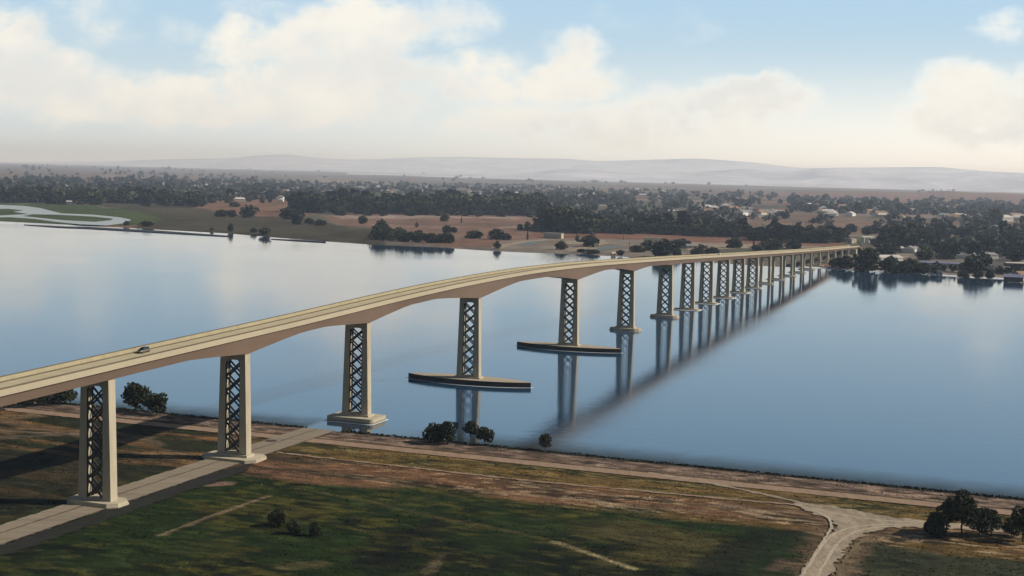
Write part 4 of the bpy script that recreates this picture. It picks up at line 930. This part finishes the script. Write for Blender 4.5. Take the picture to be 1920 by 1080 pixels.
building('shed', 1224, 457, 24, 15, 8, 'flat roofed pale shed behind the massive dark tree', 'shed', -.2, 'beige', 'roofgrey', 0, 2)
building('hut', 1150, 478, 4.4, 4.2, 1.6, 'tiny tent-roofed tan hut at the river edge', 'hut', .3, 'tan', 'beige', 1.8, 0)
building('gatehouse', 1597, 456, 10, 9, 6.5, 'small beige gatehouse at the end of the bridge road', 'building', .6, 'beige', 'roofpale', 0, 1)
building('warehouse', 1802, 465, 24, 12, 5.5, 'dark long building under a white flat roof in the right suburb', 'building', -.1, 'darkwall', 'white', 0, 3)
building('boathouse', 1900, 527, 18, 12, 4.2, 'blue-grey roofed boathouse at the water edge, far right', 'boathouse', -.35, 'darkwall', 'roofblue', 2.6, 0)
building('house', 1912, 521, 12, 12, 4, 'tan hip roofed house just behind the blue-grey boathouse', 'house', .5, 'beige', 'roofred', 3.0, 1)
building('house', 1745, 451, 13, 10, 4.5, 'house with tan clay roof among trees right of the grove', 'house', .2, 'tan', 'roofred', 3.2, 2)
building('house', 1882, 457, 12, 10, 4, 'pale house left of the tall cypress', 'house', -.2, 'white', 'roofpale', 2.4, 2)
building('shed', 1908, 500, 28, 14, 4.2, 'long shed with wide pale roof at the right edge', 'shed', -.15, 'darkwall', 'roofpale', .8, 0)
building('shed', 1770, 500, 62, 12, 4.0, 'very long low shed with blue-grey roof along the right shore road', 'shed', -.30, 'tan', 'roofblue', 1.6, 0)
building('kiosk', 1761, 517, 4.5, 4.5, 4.6, 'small blue-grey kiosk standing at the shoreline', 'kiosk', .2, 'roofblue', 'roofgrey', 0, 1)
building('hall', 1664, 492, 30, 18, 6, 'pinkish white hall with sloping roof behind the shoreline trees', 'hall', .35, 'white', 'roofpale', 3.0, 0)
building('house', 1297, 466, 16, 10, 4, 'grey roofed low house behind the deck between bushes', 'house', .1, 'tan', 'roofgrey', 2.2, 2)
building('house', 1262, 400, 26, 16, 6, 'tan farm building in the fields above the deck', 'house', -.3, 'beige', 'roofpale', 3.5, 2)
building('shed', 1310, 401, 55, 18, 5, 'long bluish shed right of the tan farm building', 'shed', -.1, 'white', 'roofblue', 1.6, 0)
building('house', 1182, 392, 26, 16, 5, 'white roofed farm house left in the mid fields', 'house', .2, 'tan', 'white', 2.5, 0)
building('house', 1150, 399, 24, 14, 5, 'grey roofed farm house between fields and second hedge', 'house', -.3, 'tan', 'roofgrey', 3.0, 0)
building('greenhouse', 1450, 397, 60, 16, 4, 'long pale greenhouse in the right hand fields', 'greenhouse', -.1, 'white', 'roofpale', 1.5, 0)
building('house', 1428, 408, 22, 14, 5, 'pale house beside a tree in the right hand fields', 'house', .2, 'white', 'roofgrey', 2.6, 0)
building('house', 134, 382, 22, 14, 4.5, 'bright cream house at the edge of the green marsh', 'house', .0, 'beige', 'roofpale', 2.5, 0)
# the white canopy over the road
c = empty('road_canopy', G(1625, 455, 2.0), .55); tag(c, 'white flat canopy on two pairs of posts over the approach road', 'canopy')
b = MB(); b.box((0, 0, 8.9), (25, 7, 1.3)); b.build('canopy_roof', M['white'], c)
for x in (-7.5, 7.5):
    for y in (-2.5, 2.5): q = MB(); q.box((x, y, 4.2), (1.1, 1.1, 8.5)); q.build('post', M['white'], c)
q = MB(); q.box((3.2, 0, 1.3), (1.6, 2.4, 2.6)); q.build('toll_booth', M['beige'], c)
# scattered small houses of the suburbs
HM = []
for i, (wm, rm) in enumerate((('white', 'roofgrey'), ('tan', 'roofpale'), ('beige', 'roofred'), ('white', 'roofpale'))):
    b = MB(); b.box((0, 0, 1.9), (17, 11, 4.2), 0); b.add([(-9, -6, 4.02), (9, -6, 4.02), (9, 6, 4.02), (-9, 6, 4.02), (-6, 0, 6.8), (6, 0, 6.8)], [(0, 1, 5, 4), (2, 3, 4, 5), (0, 4, 3), (1, 2, 5), (3, 2, 1, 0)], 1)
    o = b.build('house', [M[wm], M[rm]]); HM.append(o.data); bpy.data.objects.remove(o)
def houses(poly, n, label, group, sc=1.3):
    k = 0; xs = [p[0] for p in poly]; ys = [p[1] for p in poly]
    while k < n:
        x, y = random.uniform(min(xs), max(xs)), random.uniform(min(ys), max(ys))
        if not inpoly(np.array([x]), np.array([y]), poly)[0]: continue
        o = bpy.data.objects.new('house', random.choice(HM)); COL.objects.link(o); o.location = tuple(G(x, y, 1.1)); o.rotation_euler = (0, 0, random.choice([0, .4, 1.57, 1.2])+random.uniform(-.2, .2)); q = sc*random.uniform(.8, 1.4); o.scale = (q, q, q)
        tag(o, label, 'house', group); k += 1
houses([(-20, 345), (560, 346), (560, 378), (-20, 378)], 120, 'small pale house showing among the trees of the left suburb', 'houses of the left suburb', 1.25)
houses([(560, 346), (1300, 356), (1300, 372), (560, 366)], 60, 'tiny pale house in the wooded plain behind the long belt', 'houses behind the long belt', 1.5)
houses([(1300, 384), (1920, 392), (1920, 418), (1300, 404)], 46, 'tiny pale house in the woods below the brown rise', 'houses below the brown rise', 1.9)
houses([(1660, 432), (1915, 428), (1915, 478), (1850, 492), (1690, 474)], 48, 'low house between the trees of the right suburb', 'houses of the right suburb', 1.05)
# marina pools, pale roads on the far bank
def sheet_water(px, name='marina_pool'): sheet(name, px, M['pool'], 1.32)
sheet_water([(965, 460), (1000, 452.5), (1022, 452), (1008, 457), (985, 462)]); sheet_water([(1108, 470), (1132, 461), (1170, 460.5), (1165, 463), (1128, 470.5)])
def far_road(name, px, wpx, m, z=1.36):
    P = np.array([G(x, y, z)[:2] for x, y in px]); seg = np.gradient(P, axis=0); l = np.hypot(seg[:, 0], seg[:, 1]); nx = np.c_[-seg[:, 1], seg[:, 0]]/l[:, None]
    a, c = P+nx*wpx/2, P-nx*wpx/2; k = len(P); V = np.concatenate([np.c_[a, np.full(k, z)], np.c_[c, np.full(k, z)]]); i = np.arange(k-1)
    return tag(npmesh(name, V, np.stack([i, i+1, i+k+1, i+k], -1)[:, ::-1], m), kind='structure')
far_road('far_road', [(930, 465), (950, 459), (985, 453), (1030, 449)], 14, M['gravel']); far_road('far_road', [(1070, 471), (1100, 463), (1135, 456)], 12, M['gravel'], 1.38); far_road('far_road', [(1130, 470), (1180, 462)], 6, M['faint'])
far_road('far_road', [(1290, 468), (1380, 462), (1480, 458)], 8, M['gravel']); far_road('far_road', [(1700, 490), (1760, 502), (1840, 512), (1910, 517)], 9, M['approach']); far_road('far_road', [(1660, 505), (1652, 496), (1672, 486), (1700, 480)], 12, M['gravel'])
far_road('far_road', [(1840, 515), (1868, 500), (1880, 488)], 16, M['approach'], 1.40); far_road('far_road', [(1780, 452), (1840, 445), (1920, 440)], 8, M['gravel'])
far_road('far_road', [(1690, 478), (1760, 474), (1850, 476), (1925, 470)], 14, M['gravel'], 1.34); far_road('far_road', [(1830, 470), (1850, 488), (1880, 505)], 12, M['approach'], 1.42); far_road('far_road', [(1700, 456), (1790, 448), (1925, 452)], 16, M['gravel'], 1.33)
for px in ([(1850, 494), (1925, 490), (1925, 500), (1862, 503)], [(1786, 469), (1850, 466), (1856, 474), (1790, 477)], [(1690, 492), (1730, 488), (1740, 494), (1700, 499)], [(1060, 452), (1130, 449), (1140, 455), (1065, 458)], [(1290, 462), (1400, 459), (1405, 465), (1290, 469)]): sheet('gravel_lot', px, M['gravel'], 1.31)
far_road('far_road', [(1400, 436), (1500, 430), (1560, 432)], 8, M['faint'])
# approach road from the bridge end to the canopy (a real ramp)
def ramp():
    pts = [(1240, 0, 6.2, 10.15), (1262, 0, 6.4, 9.4), (1330, 0, 7, 6.6), (1420, 2, 9, 3.6), (1500, 8, 14, 2.0), (1600, 16, 22, 1.8), (1700, 20, 14, 1.6)]
    V = []; 
    for t, la, hw, z in pts: V += [B(t, la+hw+z*1.5, .9), B(t, la+hw, z), B(t, la-hw, z), B(t, la-hw-z*1.5, .9)]
    F = []; mi = []
    b = MB(); b.add(V, [(i*4+j, i*4+j+1, i*4+j+5, i*4+j+4) for i in range(len(pts)-1) for j in (0, 2)], 0); b.add(V, [(i*4+1, i*4+2, i*4+6, i*4+5) for i in range(len(pts)-1)], 1)
    tag(b.build('approach_road', [M['farland2'], M['approach']]), kind='structure')
M['farland2'] = mat('embankment_soil', (.12, .09, .065), 1., .3, .05, spec=0)
ramp()
# poles
for (x, y, hp, lab) in ((1169, 450, 13, 'tall thin wooden pole on the brown field right of the marina'), (1180, 461, 7, 'short post at the corner of the marina pools'), (1511, 430, 13, 'thin mast above the far tree row'), (1318, 478, 9, 'thin lamp post behind the deck left of the dark car')):
    P = G(x, y, 1.1); s = np.hypot(P[0], P[1])/FPX; t = empty('utility_pole', P); tag(t, lab, 'pole'); b = MB(); b.tube((0, 0, -.3), (0, 0, hp*s), .45, .3, 8); b.build('pole', M['polewood'], t); b = MB(); b.box((0, 0, hp*s*.93), (3.2, .3, .3)); b.build('crossarm', M['polewood'], t)

# ------------------------------------------------------------------ vehicles on the deck
def car(loc, head, paint, label, cat='car', name='car', rear=None, pitch=0.):
    t = empty(name, loc, head); t.rotation_euler = (0, -pitch, head); tag(t, label, cat)
    # stations along x: (x, half width, z low, z high)
    st = [(-2.3, .74, .45, .80), (-2.2, .86, .32, .98), (-1.6, .93, .26, 1.02), (-.4, .94, .24, 1.02), (.9, .94, .24, 1.0), (1.6, .92, .26, .92), (2.15, .84, .32, .78), (2.3, .70, .42, .64)]
    b = MB(); V = []
    for x, w, a, c in st: V += [(x, -w*.92, a), (x, w*.92, a), (x, w, (a+c)/2), (x, w*.93, c), (x, -w*.93, c), (x, -w, (a+c)/2)]
    k = 6; F = [(i*k+j, i*k+(j+1) % k, i*k+k+(j+1) % k, i*k+k+j) for i in range(len(st)-1) for j in range(k)] + [tuple(range(k-1, -1, -1)), tuple(range((len(st)-1)*k, len(st)*k))]
    b.add(V, F); b.build('body', paint, t, True)
    g = MB(); lo = [(-2.05, .80, 1.0), (1.15, .80, .97)]; hi = [(-1.7, .62, 1.56), (.15, .62, 1.58)]
    g.add([(-2.05, -.80, 1.0), (1.75, -.80, .90), (1.75, .80, .90), (-2.05, .80, 1.0), (-1.75, -.66, 1.54), (.1, -.66, 1.57), (.1, .66, 1.57), (-1.75, .64, 1.54)], BOXF); g.build('windows', M['glassdark'], t)
    g = MB(); g.add([(-1.85, -.66, 1.535), (.02, -.66, 1.565), (.02, .66, 1.565), (-1.85, .66, 1.535), (-1.7, -.56, 1.61), (-.1, -.56, 1.63), (-.1, .56, 1.63), (-1.7, .56, 1.61)], BOXF); g.build('roof', rear or paint, t)
    for sx in (-1.42, 1.42):
        for sy in (-1, 1):
            q = MB(); q.tube((sx, sy*.70, .34), (sx, sy*.95, .34), .34, .34, 16); w = q.build('wheel', M['tyre'], t); q = MB(); q.tube((sx, sy*.90, .34), (sx, sy*.965, .34), .21, .19, 12); q.build('rim', M['rim'], w)
    for sy in (-.6, .6):
        q = MB(); q.box((2.2, sy, .68), (.16, .34, .14)); q.build('headlight', M['lamp'], t); q = MB(); q.box((-2.25, sy*1.08, .84), (.1, .28, .18)); q.build('tail_light', M['redlamp'], t)
    return t
def on_deck(t, la): return B(t, la, float(ztop(t))-1.38)
car(on_deck(-286, 2.9), ANG+math.pi, M['paint_beige'], 'beige car with dark windscreen and roof driving down the near end of the deck', rear=M['paint_dark'], pitch=-.03)
k = car(on_deck(446, -2.6), ANG, M['paint_dark'], 'dark car with its sun glint built as a white block, mid bridge', 'dark_car', 'dark_car', M['paint_dark'])
q = MB(); q.prism([(-2.35, -.95), (-.3, -.95), (-.3, .95), (-2.35, .95)], 1.0, 2.35, top=[(-2.2, -.72), (-.5, -.72), (-.5, .72), (-2.2, .72)]); q.build('glint_block', M['paint_white'], k)  # white block added as the sun glint on the rear window
car(on_deck(653, -2.6), ANG, M['paint_silver'], 'pale car on the descending deck beyond the dark car')
car(on_deck(896, -2.6), ANG, M['paint_white'], 'pale car farthest along the deck near the far shore')

# ------------------------------------------------------------------ camera and render
cd = bpy.data.cameras.new('camera'); cam = bpy.data.objects.new('camera', cd); COL.objects.link(cam)
cd.sensor_width = 36; cd.lens = 36*FPX/1920; cd.clip_start = 1; cd.clip_end = 200000
mw = Matrix(((RT[0], UP[0], -FW[0], 0), (RT[1], UP[1], -FW[1], 0), (RT[2], UP[2], -FW[2], CAM_H), (0, 0, 0, 1)))
cam.matrix_world = mw; S.camera = cam
S.view_settings.view_transform = 'Standard'; S.view_settings.look = 'None'; S.view_settings.exposure = 0; S.view_settings.gamma = 1
S.render.engine = 'CYCLES'; cy = S.cycles
cy.use_denoising = True; cy.max_bounces = 8; cy.diffuse_bounces = 2; cy.glossy_bounces = 3; cy.volume_bounces = 3; cy.transparent_max_bounces = 4; cy.caustics_reflective = False; cy.caustics_refractive = False
try: cy.denoiser = 'OPENIMAGEDENOISE'
except Exception: pass
